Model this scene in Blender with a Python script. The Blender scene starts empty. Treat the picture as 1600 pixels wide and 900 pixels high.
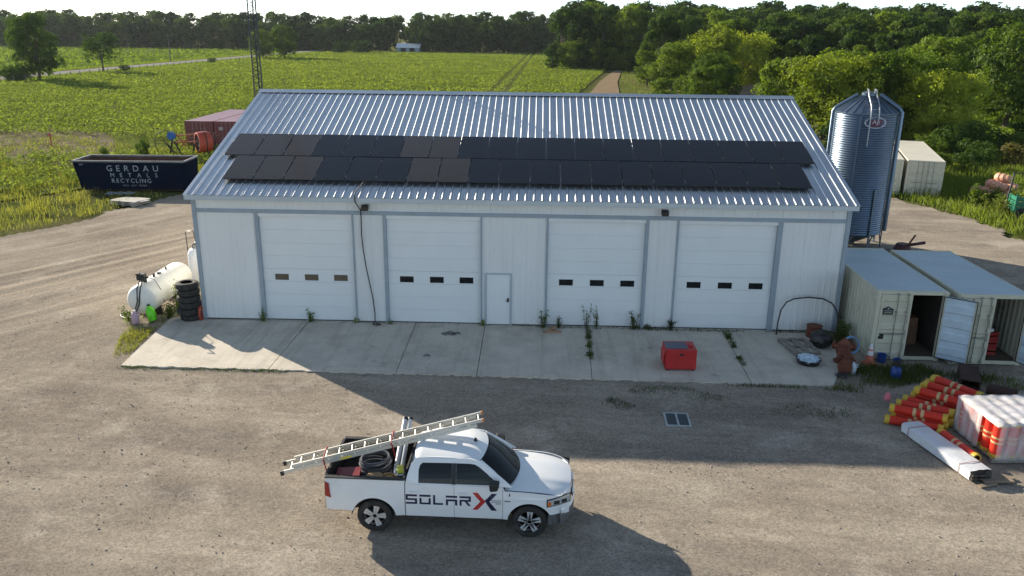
import bpy, math, random
import numpy as np
from mathutils import Vector, Matrix, noise
from mathutils.geometry import tessellate_polygon
R_ = math.radians
SC = bpy.context.scene
COL = SC.collection
# ------------------------------------------------------------------ camera
cam_d = bpy.data.cameras.new('camera'); cam_o = bpy.data.objects.new('camera', cam_d); COL.objects.link(cam_o)
YAW, PITCH, ROLL = -0.03066, 0.30707, 0.01091
_f = Vector((math.sin(YAW)*math.cos(PITCH), math.cos(YAW)*math.cos(PITCH), -math.sin(PITCH)))
_r = Vector((math.cos(YAW), -math.sin(YAW), 0)); _u = _r.cross(_f)
_r2 = _r*math.cos(ROLL)+_u*math.sin(ROLL); _u2 = _u*math.cos(ROLL)-_r*math.sin(ROLL)
_m = Matrix((_r2, _u2, -_f)).transposed().to_4x4(); _m.translation = (13.181, -30.092, 11.093)
cam_o.matrix_world = _m
cam_d.sensor_width = 36; cam_d.lens = 36*1267.97/1600; cam_d.clip_end = 6000; cam_d.clip_start = .1
SC.camera = cam_o
# ------------------------------------------------------------------ daylight
SUN = Vector((-2.27, 1.945, 1.0)).normalized()
EL = math.asin(SUN.z); AZ = math.atan2(SUN.x, SUN.y)
world = bpy.data.worlds.new('World'); SC.world = world; world.use_nodes = True
wn = world.node_tree; bg = wn.nodes['Background']
sky = wn.nodes.new('ShaderNodeTexSky'); sky.sky_type = 'NISHITA'; sky.sun_disc = False
sky.sun_elevation = EL; sky.sun_rotation = AZ; sky.altitude = 200; sky.air_density = 0.55; sky.dust_density = 0.15; sky.ozone_density = 1.0
hsv = wn.nodes.new('ShaderNodeHueSaturation'); hsv.inputs['Saturation'].default_value = .76; hsv.inputs['Hue'].default_value = .487
wn.links.new(sky.outputs[0], hsv.inputs['Color']); wn.links.new(hsv.outputs[0], bg.inputs[0]); bg.inputs[1].default_value = 0.11
sl = bpy.data.lights.new('sun', 'SUN'); sl.energy = 5.0; sl.angle = R_(.55); sl.color = (1, .895, .73)
so = bpy.data.objects.new('sun', sl); COL.objects.link(so); so.rotation_euler = SUN.to_track_quat('Z', 'Y').to_euler()
SC.view_settings.view_transform = 'Standard'; SC.view_settings.look = 'None'; SC.view_settings.gamma = 1; SC.view_settings.use_curve_mapping = False
SC.view_settings.exposure = 1.05
SC.cycles.max_bounces = 6; SC.cycles.diffuse_bounces = 3; SC.cycles.glossy_bounces = 3; SC.cycles.transmission_bounces = 4
SC.cycles.transparent_max_bounces = 6; SC.cycles.use_denoising = True; SC.cycles.sample_clamp_indirect = 6
SC.cycles.volume_bounces = 0
# ------------------------------------------------------------------ materials
_mats = {}
def nd(t, typ, **kw):
    n = t.nodes.new(typ)
    for k, v in kw.items(): setattr(n, k, v)
    return n
def rgba(c): return (c[0], c[1], c[2], 1)
def mat(name, col, rough=.6, metal=0., var=.12, scale=2., bump=0., bscale=30., col2=None, thr=(.35, .7), spec=.5, coat=0., coords='Object', detail=4., stretch=None):
    """base colour broken up by two noises, optional second colour in patches (wear, dirt), optional bump"""
    if name in _mats: return _mats[name]
    m = bpy.data.materials.new(name); m.use_nodes = True; _mats[name] = m
    t = m.node_tree; b = t.nodes['Principled BSDF']
    b.inputs['Roughness'].default_value = rough; b.inputs['Metallic'].default_value = metal
    b.inputs['Specular IOR Level'].default_value = spec
    if coat: b.inputs['Coat Weight'].default_value = coat; b.inputs['Coat Roughness'].default_value = .05
    tc = nd(t, 'ShaderNodeTexCoord'); src = tc.outputs[coords]
    if stretch:
        mp = nd(t, 'ShaderNodeMapping'); mp.inputs['Scale'].default_value = stretch; t.links.new(src, mp.inputs[0]); src = mp.outputs[0]
    n1 = nd(t, 'ShaderNodeTexNoise'); n1.inputs['Scale'].default_value = scale; n1.inputs['Detail'].default_value = detail; n1.inputs['Roughness'].default_value = .65
    t.links.new(src, n1.inputs['Vector'])
    rp = nd(t, 'ShaderNodeValToRGB'); t.links.new(n1.outputs['Fac'], rp.inputs[0])
    e = rp.color_ramp.elements; e[0].position = .3; e[1].position = .7
    e[0].color = rgba([c*(1-var) for c in col]); e[1].color = rgba([min(1, c*(1+var)) for c in col])
    out = rp.outputs[0]
    if col2 is not None:
        n2 = nd(t, 'ShaderNodeTexNoise'); n2.inputs['Scale'].default_value = scale*.6; n2.inputs['Detail'].default_value = 6; n2.inputs['Roughness'].default_value = .7
        mp2 = nd(t, 'ShaderNodeMapping'); mp2.inputs['Location'].default_value = (7.3, 2.1, 4.4); t.links.new(src, mp2.inputs[0]); t.links.new(mp2.outputs[0], n2.inputs['Vector'])
        r2 = nd(t, 'ShaderNodeMapRange'); r2.inputs[1].default_value = thr[0]; r2.inputs[2].default_value = thr[1]; t.links.new(n2.outputs['Fac'], r2.inputs[0])
        mx = nd(t, 'ShaderNodeMixRGB'); t.links.new(r2.outputs[0], mx.inputs[0]); t.links.new(out, mx.inputs[1]); mx.inputs[2].default_value = rgba(col2); out = mx.outputs[0]
    t.links.new(out, b.inputs['Base Color'])
    if bump:
        n3 = nd(t, 'ShaderNodeTexNoise'); n3.inputs['Scale'].default_value = bscale; n3.inputs['Detail'].default_value = 3; t.links.new(src, n3.inputs['Vector'])
        bp = nd(t, 'ShaderNodeBump'); bp.inputs['Strength'].default_value = bump; bp.inputs['Distance'].default_value = .02
        t.links.new(n3.outputs['Fac'], bp.inputs['Height']); t.links.new(bp.outputs[0], b.inputs['Normal'])
    return m
def leafmat(name, c1, c2, trans=.45, ctrans=None, scale=.35, rnd=.25):
    """leaf: diffuse + translucent + a little gloss, varied per plant and inside the crown"""
    m = bpy.data.materials.new(name); m.use_nodes = True; t = m.node_tree; t.nodes.clear()
    o = nd(t, 'ShaderNodeOutputMaterial'); tc = nd(t, 'ShaderNodeTexCoord'); oi = nd(t, 'ShaderNodeObjectInfo')
    n = nd(t, 'ShaderNodeTexNoise'); n.inputs['Scale'].default_value = scale; n.inputs['Detail'].default_value = 5; n.inputs['Roughness'].default_value = .7; t.links.new(tc.outputs['Object'], n.inputs['Vector'])
    ad = nd(t, 'ShaderNodeMath', operation='MULTIPLY_ADD'); t.links.new(oi.outputs['Random'], ad.inputs[0]); ad.inputs[1].default_value = rnd*2; ad.inputs[2].default_value = -rnd
    a2 = nd(t, 'ShaderNodeMath', operation='ADD'); t.links.new(ad.outputs[0], a2.inputs[0]); t.links.new(n.outputs['Fac'], a2.inputs[1])
    rp = nd(t, 'ShaderNodeValToRGB'); e = rp.color_ramp.elements; e[0].position = .25; e[1].position = .75; e[0].color = rgba(c1); e[1].color = rgba(c2)
    t.links.new(a2.outputs[0], rp.inputs[0])
    d = nd(t, 'ShaderNodeBsdfDiffuse'); tr = nd(t, 'ShaderNodeBsdfTranslucent'); gl = nd(t, 'ShaderNodeBsdfGlossy'); gl.inputs['Roughness'].default_value = .6; gl.inputs['Color'].default_value = (.8, .85, .8, 1)
    t.links.new(rp.outputs[0], d.inputs[0])
    hs = nd(t, 'ShaderNodeMixRGB', blend_type='MULTIPLY'); hs.inputs[0].default_value = 1; t.links.new(rp.outputs[0], hs.inputs[1]); hs.inputs[2].default_value = rgba(ctrans or (1.6, 1.7, .7)); t.links.new(hs.outputs[0], tr.inputs[0])
    mx = nd(t, 'ShaderNodeMixShader'); mx.inputs[0].default_value = trans; t.links.new(d.outputs[0], mx.inputs[1]); t.links.new(tr.outputs[0], mx.inputs[2])
    m2 = nd(t, 'ShaderNodeMixShader'); m2.inputs[0].default_value = .014; t.links.new(mx.outputs[0], m2.inputs[1]); t.links.new(gl.outputs[0], m2.inputs[2])
    t.links.new(m2.outputs[0], o.inputs[0]); return m
# ------------------------------------------------------------------ mesh building
class MB:
    def __init__(s): s.v = []; s.f = []; s.m = []
    def add(s, vs, fs, mi=0):
        k = len(s.v); s.v.extend([tuple(a) for a in vs]); s.f.extend([tuple(i+k for i in f) for f in fs]); s.m.extend([mi]*len(fs)); return s
    def box(s, x0, x1, y0, y1, z0, z1, mi=0, M=None):
        vs = [(x, y, z) for x in (x0, x1) for y in (y0, y1) for z in (z0, z1)]
        if M is not None: vs = [M @ Vector(a) for a in vs]
        return s.add(vs, [(0, 1, 3, 2), (4, 6, 7, 5), (0, 4, 5, 1), (2, 3, 7, 6), (0, 2, 6, 4), (1, 5, 7, 3)], mi)
    def bar(s, a, b, w, h=None, mi=0, up=(0, 0, 1)):
        a = Vector(a); b = Vector(b); d = b-a; L = d.length; d.normalize(); h = h or w
        u = Vector(up)
        if abs(d.dot(u)) > .98: u = Vector((0, 1, 0))
        x = d.cross(u).normalized(); z = x.cross(d)
        M = Matrix((x, d, z)).transposed().to_4x4(); M.translation = a
        return s.box(-w/2, w/2, 0, L, -h/2, h/2, mi, M)
    def tube(s, pts, r, n=8, mi=0, cap=True, closed=False):
        P = [Vector(q) for q in pts]; k = len(P); rs = r if isinstance(r, (list, tuple)) else [r]*k
        vs = []; px = None
        for i in range(k):
            if closed: d = P[(i+1) % k]-P[i-1]
            else: d = P[min(i+1, k-1)]-P[max(i-1, 0)]
            d.normalize()
            if px is None:
                u = Vector((0, 0, 1)) if abs(d.z) < .9 else Vector((1, 0, 0)); px = d.cross(u).normalized()
            else: px = (px-d*px.dot(d)).normalized()
            py = d.cross(px)
            vs += [P[i]+(px*math.cos(2*math.pi*j/n)+py*math.sin(2*math.pi*j/n))*rs[i] for j in range(n)]
        fs = [(i*n+j, i*n+(j+1) % n, (i+1) % k*n+(j+1) % n, (i+1) % k*n+j) for i in range(k if closed else k-1) for j in range(n)]
        if cap and not closed: fs += [tuple(range(n-1, -1, -1)), tuple(range((k-1)*n, k*n))]
        return s.add(vs, fs, mi)
    def lathe(s, prof, n=24, M=None, mi=0, cap=True):
        vs = []
        for r, z in prof: vs += [Vector((r*math.cos(2*math.pi*j/n), r*math.sin(2*math.pi*j/n), z)) for j in range(n)]
        if M is not None: vs = [M @ a for a in vs]
        k = len(prof); fs = [(i*n+j, i*n+(j+1) % n, (i+1)*n+(j+1) % n, (i+1)*n+j) for i in range(k-1) for j in range(n)]
        if cap: fs += [tuple(range(n-1, -1, -1)), tuple(range((k-1)*n, k*n))]
        return s.add(vs, fs, mi)
    def grid(s, nu, nv, fn, mi=0):
        vs = [fn(i/nu, j/nv) for i in range(nu+1) for j in range(nv+1)]
        return s.add(vs, [(i*(nv+1)+j, (i+1)*(nv+1)+j, (i+1)*(nv+1)+j+1, i*(nv+1)+j+1) for i in range(nu) for j in range(nv)], mi)
    def prism(s, poly, fn0, fn1, mi=0, holes=()):
        """2D outline (with holes) mapped by fn0 / fn1 to two sides and closed between them"""
        loops = [[Vector((a[0], a[1], 0)) for a in l] for l in (poly, *holes)]
        tri = tessellate_polygon(loops); flat = [a for l in (poly, *holes) for a in l]; n = len(flat)
        fs = [tuple(t) for t in tri]+[tuple(i+n for i in reversed(t)) for t in tri]; o = 0
        for l in (poly, *holes):
            k = len(l); fs += [(o+i, o+(i+1) % k, n+o+(i+1) % k, n+o+i) for i in range(k)]; o += k
        return s.add([fn0(*a) for a in flat]+[fn1(*a) for a in flat], fs, mi)
    def mesh(s, name, mats, smooth=None):
        me = bpy.data.meshes.new(name); me.from_pydata(s.v, [], s.f)
        for mm in (mats if isinstance(mats, (list, tuple)) else [mats]): me.materials.append(mm)
        if any(s.m): me.polygons.foreach_set('material_index', s.m)
        import bmesh
        bm = bmesh.new(); bm.from_mesh(me); bmesh.ops.recalc_face_normals(bm, faces=bm.faces); bm.to_mesh(me); bm.free()
        if smooth is not None:
            me.polygons.foreach_set('use_smooth', [True]*len(me.polygons)); me.set_sharp_from_angle(angle=R_(smooth))
        me.update(); return me
    def build(s, name, mats, parent=None, loc=None, rz=None, smooth=None, bevel=0):
        return link(name, s.mesh(name, mats, smooth), parent, loc, rz, bevel)
def link(name, me, parent=None, loc=None, rz=None, bevel=0):
    o = bpy.data.objects.new(name, me); COL.objects.link(o)
    if parent is not None: o.parent = parent
    if loc is not None: o.location = loc
    if rz is not None: o.rotation_euler = (0, 0, rz)
    if bevel:
        b = o.modifiers.new('bevel', 'BEVEL'); b.width = bevel; b.segments = 2; b.limit_method = 'ANGLE'; b.angle_limit = R_(40)
    return o
def tag(o, label=None, cat=None, group=None, kind=None):
    if label: o['label'] = label
    if cat: o['category'] = cat
    if group: o['group'] = group
    if kind: o['kind'] = kind
    return o
def thing(name, label, cat, loc=(0, 0, 0), rz=0, group=None):
    o = bpy.data.objects.new(name, None); COL.objects.link(o); o.location = loc; o.rotation_euler = (0, 0, rz); o.empty_display_size = .2
    return tag(o, label, cat, group)
def dup(root, loc, rz=0, label=None, scale=None, parent=None, rot=None):
    c = root.copy(); COL.objects.link(c)
    if parent is not None: c.parent = parent
    if loc is not None: c.location = loc; c.rotation_euler = rot or (0, 0, rz)
    if scale: c.scale = scale
    if label: c['label'] = label
    for ch in root.children: dup(ch, None, parent=c)
    return c
def fastmesh(name, V, F, mats, n=4, mi=None):
    """numpy vertices and equal-sized faces"""
    me = bpy.data.meshes.new(name); V = np.asarray(V, np.float32); F = np.asarray(F, np.int32)
    me.vertices.add(len(V)); me.vertices.foreach_set('co', V.ravel())
    me.loops.add(F.size); me.loops.foreach_set('vertex_index', F.ravel())
    me.polygons.add(len(F)); me.polygons.foreach_set('loop_start', np.arange(0, F.size, n, dtype=np.int32)); me.polygons.foreach_set('loop_total', np.full(len(F), n, np.int32))
    for mm in (mats if isinstance(mats, (list, tuple)) else [mats]): me.materials.append(mm)
    if mi is not None: me.polygons.foreach_set('material_index', mi)
    me.update(); me.validate(); return me
def kites(P, N, size, rng, aspect=.55):
    """leaf quads at P facing roughly N"""
    n = len(P); N = N/np.maximum(np.linalg.norm(N, axis=1, keepdims=True), 1e-6)
    a = rng.normal(size=(n, 3)); T = np.cross(N, a); T /= np.maximum(np.linalg.norm(T, axis=1, keepdims=True), 1e-6); B = np.cross(N, T)
    s = np.asarray(size).reshape(-1, 1)*np.ones((n, 1))
    V = np.stack([P-T*s*.5, P+B*s*aspect*.5, P+T*s*.5, P-B*s*aspect*.5], 1).reshape(-1, 3)
    return V, np.arange(4*n).reshape(-1, 4)
# ------------------------------------------------------------------ the ground
rng = np.random.default_rng(11)
m_soil = mat('meadow_soil', (.10, .115, .035), .95, spec=0., var=.35, scale=.12, col2=(.16, .13, .075), thr=(.45, .75), detail=8)
g = MB(); g.add([(-3000, -200, -.2), (3000, -200, -.2), (3000, 5000, -.2), (-3000, 5000, -.2)], [(0, 1, 2, 3)])
tag(g.build('ground', m_soil), kind='structure')
# gravel yard: uneven sheet with ruts; colour comes from stone size, dust and damp patches
def gravel_mat():
    m = bpy.data.materials.new('gravel'); m.use_nodes = True; t = m.node_tree; b = t.nodes['Principled BSDF']; b.inputs['Roughness'].default_value = .92; b.inputs['Specular IOR Level'].default_value = 0.
    tc = nd(t, 'ShaderNodeTexCoord')
    def noise_(scale, detail=5, stretch=None, rough=.6, rot=0):
        n = nd(t, 'ShaderNodeTexNoise'); n.inputs['Scale'].default_value = scale; n.inputs['Detail'].default_value = detail; n.inputs['Roughness'].default_value = rough
        if stretch:
            mp = nd(t, 'ShaderNodeMapping', vector_type='TEXTURE'); mp.inputs['Scale'].default_value = [1/q for q in stretch]; mp.inputs['Rotation'].default_value = (0, 0, rot); t.links.new(tc.outputs['Object'], mp.inputs[0]); t.links.new(mp.outputs[0], n.inputs['Vector'])
        else: t.links.new(tc.outputs['Object'], n.inputs['Vector'])
        return n.outputs['Fac']
    def ramp(src, a, b_, c0, c1):
        r = nd(t, 'ShaderNodeValToRGB'); e = r.color_ramp.elements; e[0].position = a; e[1].position = b_; e[0].color = rgba(c0); e[1].color = rgba(c1); t.links.new(src, r.inputs[0]); return r.outputs[0]
    def mix(fac, a, b_, typ='MIX'):
        x = nd(t, 'ShaderNodeMixRGB', blend_type=typ)
        for i, q in enumerate((fac, a, b_)):
            if isinstance(q, (int, float)): x.inputs[i].default_value = q
            elif isinstance(q, tuple): x.inputs[i].default_value = q
            else: t.links.new(q, x.inputs[i])
        return x.outputs[0]
    sx = nd(t, 'ShaderNodeSeparateXYZ'); t.links.new(tc.outputs['Object'], sx.inputs[0])
    def mrange(src, a, b_, c=0., d=1.):
        r = nd(t, 'ShaderNodeMapRange', interpolation_type='SMOOTHSTEP'); t.links.new(src, r.inputs[0])
        for i, q in enumerate((a, b_, c, d)): r.inputs[i+1].default_value = q
        return r.outputs[0]
    left = mrange(sx.outputs[0], -7., 1., 1., 0.)                       # the drive beside the gable runs another way than the lane in front
    base = ramp(noise_(.16, 7), .36, .64, (.265, .224, .183), (.355, .306, .248))
    sa = noise_(.6, 6, (.08, 1.2, 1), .62, R_(57)); sb = noise_(.6, 7, (.22, .9, 1), .66, R_(-4))
    mxs = nd(t, 'ShaderNodeMix'); t.links.new(left, mxs.inputs[0]); t.links.new(sb, mxs.inputs[2]); t.links.new(sa, mxs.inputs[3]); st = mxs.outputs[0]
    c = mix(ramp(st, .50, .66, (0, 0, 0), (.75, .75, .75)), base, (.44, .382, .31, 1))
    c = mix(ramp(st, .35, .48, (.6, .6, .6), (0, 0, 0)), c, (.205, .182, .16, 1))
    fa = noise_(2.4, 5, (.05, 1.6, 1), .6, R_(57)); fb = noise_(2.4, 6, (.14, 1.2, 1), .66, R_(-6))
    mxf = nd(t, 'ShaderNodeMix'); t.links.new(left, mxf.inputs[0]); t.links.new(fb, mxf.inputs[2]); t.links.new(fa, mxf.inputs[3])
    c = mix(.55, c, ramp(mxf.outputs[0], .3, .7, (.80, .80, .80), (1.16, 1.15, 1.13)), 'MULTIPLY')
    c = mix(ramp(noise_(.42, 7, None, .7), .53, .68, (0, 0, 0), (.85, .85, .85)), c, (.44, .385, .32, 1))
    c = mix(ramp(noise_(.75, 8, None, .75), .585, .74, (0, 0, 0), (.6, .6, .6)), c, (.165, .14, .115, 1))
    v = nd(t, 'ShaderNodeTexVoronoi'); v.inputs['Scale'].default_value = 26; t.links.new(tc.outputs['Object'], v.inputs['Vector'])
    peb = nd(t, 'ShaderNodeSeparateColor'); t.links.new(v.outputs['Color'], peb.inputs[0])
    c = mix(.8, c, ramp(peb.outputs[0], 0, 1, (.68, .68, .68), (1.25, 1.24, 1.22)), 'MULTIPLY')
    c = mix(.7, c, ramp(noise_(6, 5, None, .8), .3, .7, (.78, .78, .78), (1.16, 1.16, 1.16)), 'MULTIPLY')
    t.links.new(c, b.inputs['Base Color'])
    bp = nd(t, 'ShaderNodeBump'); bp.inputs['Strength'].default_value = .34; bp.inputs['Distance'].default_value = .03; t.links.new(noise_(11, 7, None, .8), bp.inputs['Height'])
    b2 = nd(t, 'ShaderNodeBump'); b2.inputs['Strength'].default_value = .14; b2.inputs['Distance'].default_value = .05; t.links.new(mxf.outputs[0], b2.inputs['Height']); t.links.new(bp.outputs[0], b2.inputs['Normal']); t.links.new(b2.outputs[0], b.inputs['Normal'])
    return m
m_gravel = gravel_mat()
YL = [(-70, -60), (75, -60), (75, 12), (46, 14.5), (41.3, 16.4), (40.7, 22.6), (38.7, 29), (37, 46), (-9, 46), (-11.3, 27.2), (-12.6, 22.4), (-13.6, 20), (-14.2, 16.6), (-16.8, 12.0), (-26, 9), (-70, 6)]
def inside(x, y, P):
    c = np.zeros(np.shape(x), bool); k = len(P)
    for i in range(k):
        (x0, y0), (x1, y1) = P[i], P[i-1]
        c ^= ((y0 > y) != (y1 > y)) & (x < (x1-x0)*(y-y0)/((y1-y0) or 1e-9)+x0)
    return c
def fbm(x, y, s, seed=0, o=4):
    r = 0*x
    for i in range(x.size): r.flat[i] = noise.fractal((x.flat[i]*s+seed, y.flat[i]*s, seed*.37), 1, 2, o)
    return r
cs = .27; gx, gy = np.meshgrid(np.arange(-40, 62, cs), np.arange(-34, 40, cs), indexing='ij')
hz = fbm(gx, gy, .35, 3)*.018+fbm(gx, gy, 1.3, 9, 3)*.009
# wheel ruts of the drive that passes the left gable
def rut(px, py, a, b, w, d):
    ax, ay = a; bx, by = b; L2 = (bx-ax)**2+(by-ay)**2; t_ = np.clip(((px-ax)*(bx-ax)+(py-ay)*(by-ay))/L2, 0, 1)
    q = np.hypot(px-ax-t_*(bx-ax), py-ay-t_*(by-ay)); return -d*np.exp(-(q/w)**2)+d*.5*np.exp(-((q-1.7*w)/w)**2)
for o_ in (0, 1.8, 3.1, 5.0):
    hz += rut(gx, gy, (-26+o_*.6, -16-o_*.5), (-5+o_*.5, 16-o_*.2), .28, .035)
    hz += rut(gx, gy, (-30, -13.5-o_), (30, -15.2-o_), .3, .009)
hz = np.clip(hz, -.06, .028)-.05
nx_, ny_ = gx.shape; idx = np.arange(nx_*ny_).reshape(nx_, ny_)
wob = .5*np.sin(gx*1.3+gy*.7)+.4*np.sin(gy*1.9-gx*.6)
ok = inside(gx+wob*.6, gy+wob*.6, YL); okc = ok[:-1, :-1] & ok[1:, :-1] & ok[1:, 1:] & ok[:-1, 1:]
F = np.stack([idx[:-1, :-1], idx[1:, :-1], idx[1:, 1:], idx[:-1, 1:]], -1)[okc]
me = fastmesh('gravel_yard', np.stack([gx, gy, hz], -1).reshape(-1, 3), F, m_gravel); me.polygons.foreach_set('use_smooth', [True]*len(me.polygons))
tag(link('gravel_yard', me), kind='structure')
# loose stones lying on the yard
n = 12000; P = np.stack([rng.uniform(-14, 34, n), rng.uniform(-21, 3, n)], 1)
k2 = rng.integers(0, 3, n) == 0; P[k2, 0] = rng.normal(17.5, 1.6, k2.sum()); P[k2, 1] = rng.normal(-7.6, 1.3, k2.sum())
k3 = rng.integers(0, 4, n) == 0; P[k3, 0] = rng.uniform(21, 30, k3.sum()); P[k3, 1] = rng.normal(-5, 1.1, k3.sum())
keep = ~((P[:, 0] > -2.2) & (P[:, 0] < 24.2) & (P[:, 1] > -5.25)); P = P[keep]; n = len(P)
s = np.minimum(rng.gamma(2., .005, n)+.008, .032)
octv = np.array([(1, 0, 0), (-1, 0, 0), (0, 1, 0), (0, -1, 0), (0, 0, .7), (0, 0, -.7)], float); octf = np.array([(0, 2, 4), (2, 1, 4), (1, 3, 4), (3, 0, 4), (2, 0, 5), (1, 2, 5), (3, 1, 5), (0, 3, 5)])
V = octv[None]*s[:, None, None]*rng.uniform(.6, 1.3, (n, 6, 1)); an = rng.uniform(0, 6.28, n); ca, sa = np.cos(an)[:, None], np.sin(an)[:, None]
X = V[..., 0]*ca-V[..., 1]*sa; Y = V[..., 0]*sa+V[..., 1]*ca; V = np.stack([X+P[:, :1], Y+P[:, 1:], V[..., 2]-.042], -1)
m_stone = mat('loose_stone', (.36, .325, .285), .9, spec=0., var=.45, scale=3.7, detail=8)
tag(link('gravel', fastmesh('gravel', V.reshape(-1, 3), (octf[None]+6*np.arange(n)[:, None, None]).reshape(-1, 3), m_stone, 3)), 'loose grey gravel stones scattered over the yard', 'gravel', kind='stuff')
# concrete apron in panels
def concrete(name, col):
    m = mat(name, col, .85, var=.13, scale=.9, bump=.12, bscale=60, col2=(col[0]*.70, col[1]*.69, col[2]*.66), thr=(.48, .74), detail=9, spec=.2)
    t = m.node_tree; b = t.nodes['Principled BSDF']; src = b.inputs['Base Color'].links[0].from_socket; tc = nd(t, 'ShaderNodeTexCoord')
    for sc_, st_, lo, hi, c0, amt in ((1., (2.4, .16, 1), .50, .72, .66, .8), (1., (1., 1., 1.), .60, .68, .55, .75), (9., (1, 1, 1), .3, .7, .86, .8)):   # tyre scrub towards the doors, stains, sand grain
        mp = nd(t, 'ShaderNodeMapping'); mp.inputs['Scale'].default_value = st_; mp.inputs['Location'].default_value = (sc_*3.3, 1.7, 0); n = nd(t, 'ShaderNodeTexNoise'); n.inputs['Scale'].default_value = sc_; n.inputs['Detail'].default_value = 8; n.inputs['Roughness'].default_value = .72
        t.links.new(tc.outputs['Object'], mp.inputs[0]); t.links.new(mp.outputs[0], n.inputs['Vector']); r = nd(t, 'ShaderNodeValToRGB'); e = r.color_ramp.elements; e[0].position = lo; e[1].position = hi; e[0].color = (1, 1, 1, 1); e[1].color = (c0, c0*.98, c0*.95, 1); t.links.new(n.outputs['Fac'], r.inputs[0])
        x = nd(t, 'ShaderNodeMixRGB', blend_type='MULTIPLY'); x.inputs[0].default_value = amt; t.links.new(src, x.inputs[1]); t.links.new(r.outputs[0], x.inputs[2]); src = x.outputs[0]
    t.links.new(src, b.inputs['Base Color']); return m
m_conc = concrete('concrete', (.62, .565, .48)); m_joint = mat('joint_dirt', (.07, .06, .045), .95, spec=0.)
ap = tag(thing('concrete_apron', None, None), kind='structure'); del_ = None
base = MB(); base.prism([(-1.28, .0), (-1.0, -4.72), (23.05, -4.98), (24.3, -.6), (24.6, 1)], lambda x, y: (x, y, -.3), lambda x, y: (x, y, -.014)); base.build('joint_filler', m_joint, ap)
xj = [(-1.4, -1.02), (4.2, 4.12), (8.45, 8.5), (11.2, 11.25), (15.28, 15.13), (20.55, 20.42), (24.45, 23.1)]
for i in range(6):
    (b0, f0), (b1, f1) = xj[i], xj[i+1]; e = .012
    yf0 = -4.8-.28*(f0+1)/24; yf1 = -4.8-.28*(f1+1)/24
    poly = [(b0+e, 1.0)] if i else [(b0+e, .03)]
    k = 26; poly = [(b0+e, .03 if i == 0 else 1.)]+[(f0+e+(f1-f0-2*e)*j/k, yf0+(yf1-yf0)*j/k+.04*math.sin(j*2.3+i*5)+.03*math.sin(j*5.1+i*2)) for j in range(k+1)]+[(b1-e, 1.)]
    if i == 5: poly = [(b0+e, 1.)]+[(f0+e+(f1-f0-e)*j/k, yf0+(yf1-yf0)*j/k+.03*math.sin(j*2.3)) for j in range(k+1)]+[(23.6, -4.1), (24.2, -2.2), (24.6, -.5), (24.7, 1.)]
    sl_ = MB(); dz = .004*math.sin(i*3.1)
    sl_.prism(poly, lambda x, y: (x, y, -.29), lambda x, y: (x, y, dz)); sl_.build('concrete_panel', m_conc, ap)
# dark oil stains on the apron: thin films
m_oil = mat('oil_stain', (.16, .145, .125), .6, var=.35, scale=5)
for sx_, sy_, r_ in ((9.9, -1.05, .28), (10.2, -1.0, .16), (9.35, -3.3, .13)):
    q = MB(); q.prism([(sx_+r_*(1+.25*math.sin(3*a*.35+sx_))*math.cos(a*.35), sy_+r_*.8*(1+.3*math.sin(5*a*.35))*math.sin(a*.35)) for a in range(18)], lambda x, y: (x, y, .0045), lambda x, y: (x, y, .0065)); q.build('oil_stain', m_oil, ap)
# road, verges, far fields
m_asph = mat('road_surface', (.30, .285, .265), .9, spec=0., var=.1, scale=.3)
def sheet(name, pts, z, m):
    q = MB(); q.add([(x, y, z) for x, y in pts], [tuple(range(len(pts)))]); return tag(q.build(name, m), kind='structure')
sheet('road', [(-109.5, -100), (-102, -100), (-102, 900), (-109.5, 900)], -.03, m_asph)
m_far = mat('far_field_crop', (.10, .155, .028), .9, spec=0., var=.25, scale=.05, col2=(.155, .185, .04), thr=(.5, .65), detail=6)
sheet('far_field', [(-700, 100), (-118, 100), (-118, 425), (-700, 425)], -.08, m_far)
m_verge = mat('verge_soil', (.13, .14, .045), .95, spec=0., var=.35, scale=.4, detail=7)
sheet('road_verge', [(-118, -100), (-92, -100), (-92, 900), (-118, 900)], -.14, m_verge)
m_bsoil = mat('bean_soil', (.115, .135, .035), .95, spec=0., var=.3, scale=.25, col2=(.21, .165, .115), thr=(.56, .72), detail=8)
sheet('field_soil', [(-92, 20), (-24, 20), (-18, 30), (-9, 48), (12, 100), (20, 124), (34, 232), (34, 402), (-92, 402)], -.11, m_bsoil)
m_bare = mat('bare_soil', (.20, .165, .12), .95, spec=0., var=.3, scale=.7, col2=(.13, .13, .05), thr=(.45, .6), detail=8)
sheet('bare_soil', [(-46, 49), (-38, 40), (-30, 35), (-24.5, 37), (-26, 44), (-29, 50), (-33, 57), (-40, 63), (-50, 62), (-52, 55)], -.105, m_bare)
m_dirt = mat('dirt', (.25, .19, .125), .95, spec=0., var=.2, scale=.5, bump=.4, bscale=3, detail=8)
sheet('dirt_path', [(21.5, 118), (27.5, 118), (31.2, 165), (38, 226), (35.8, 226), (27, 165)], -.06, m_dirt)
# spoil heap behind the building
q = MB()
q.grid(26, 16, lambda a, b: (49+13*a, 127+9*b, -.25+2.1*max(0, math.sin(math.pi*a))**.8*max(0, math.sin(math.pi*b))**.8*(1+.25*noise.noise((a*6, b*5, 2)))))
tag(q.build('dirt_mound', m_dirt, smooth=60), 'bare brown earth mound among trees behind the roof ridge', 'dirt mound')
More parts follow.
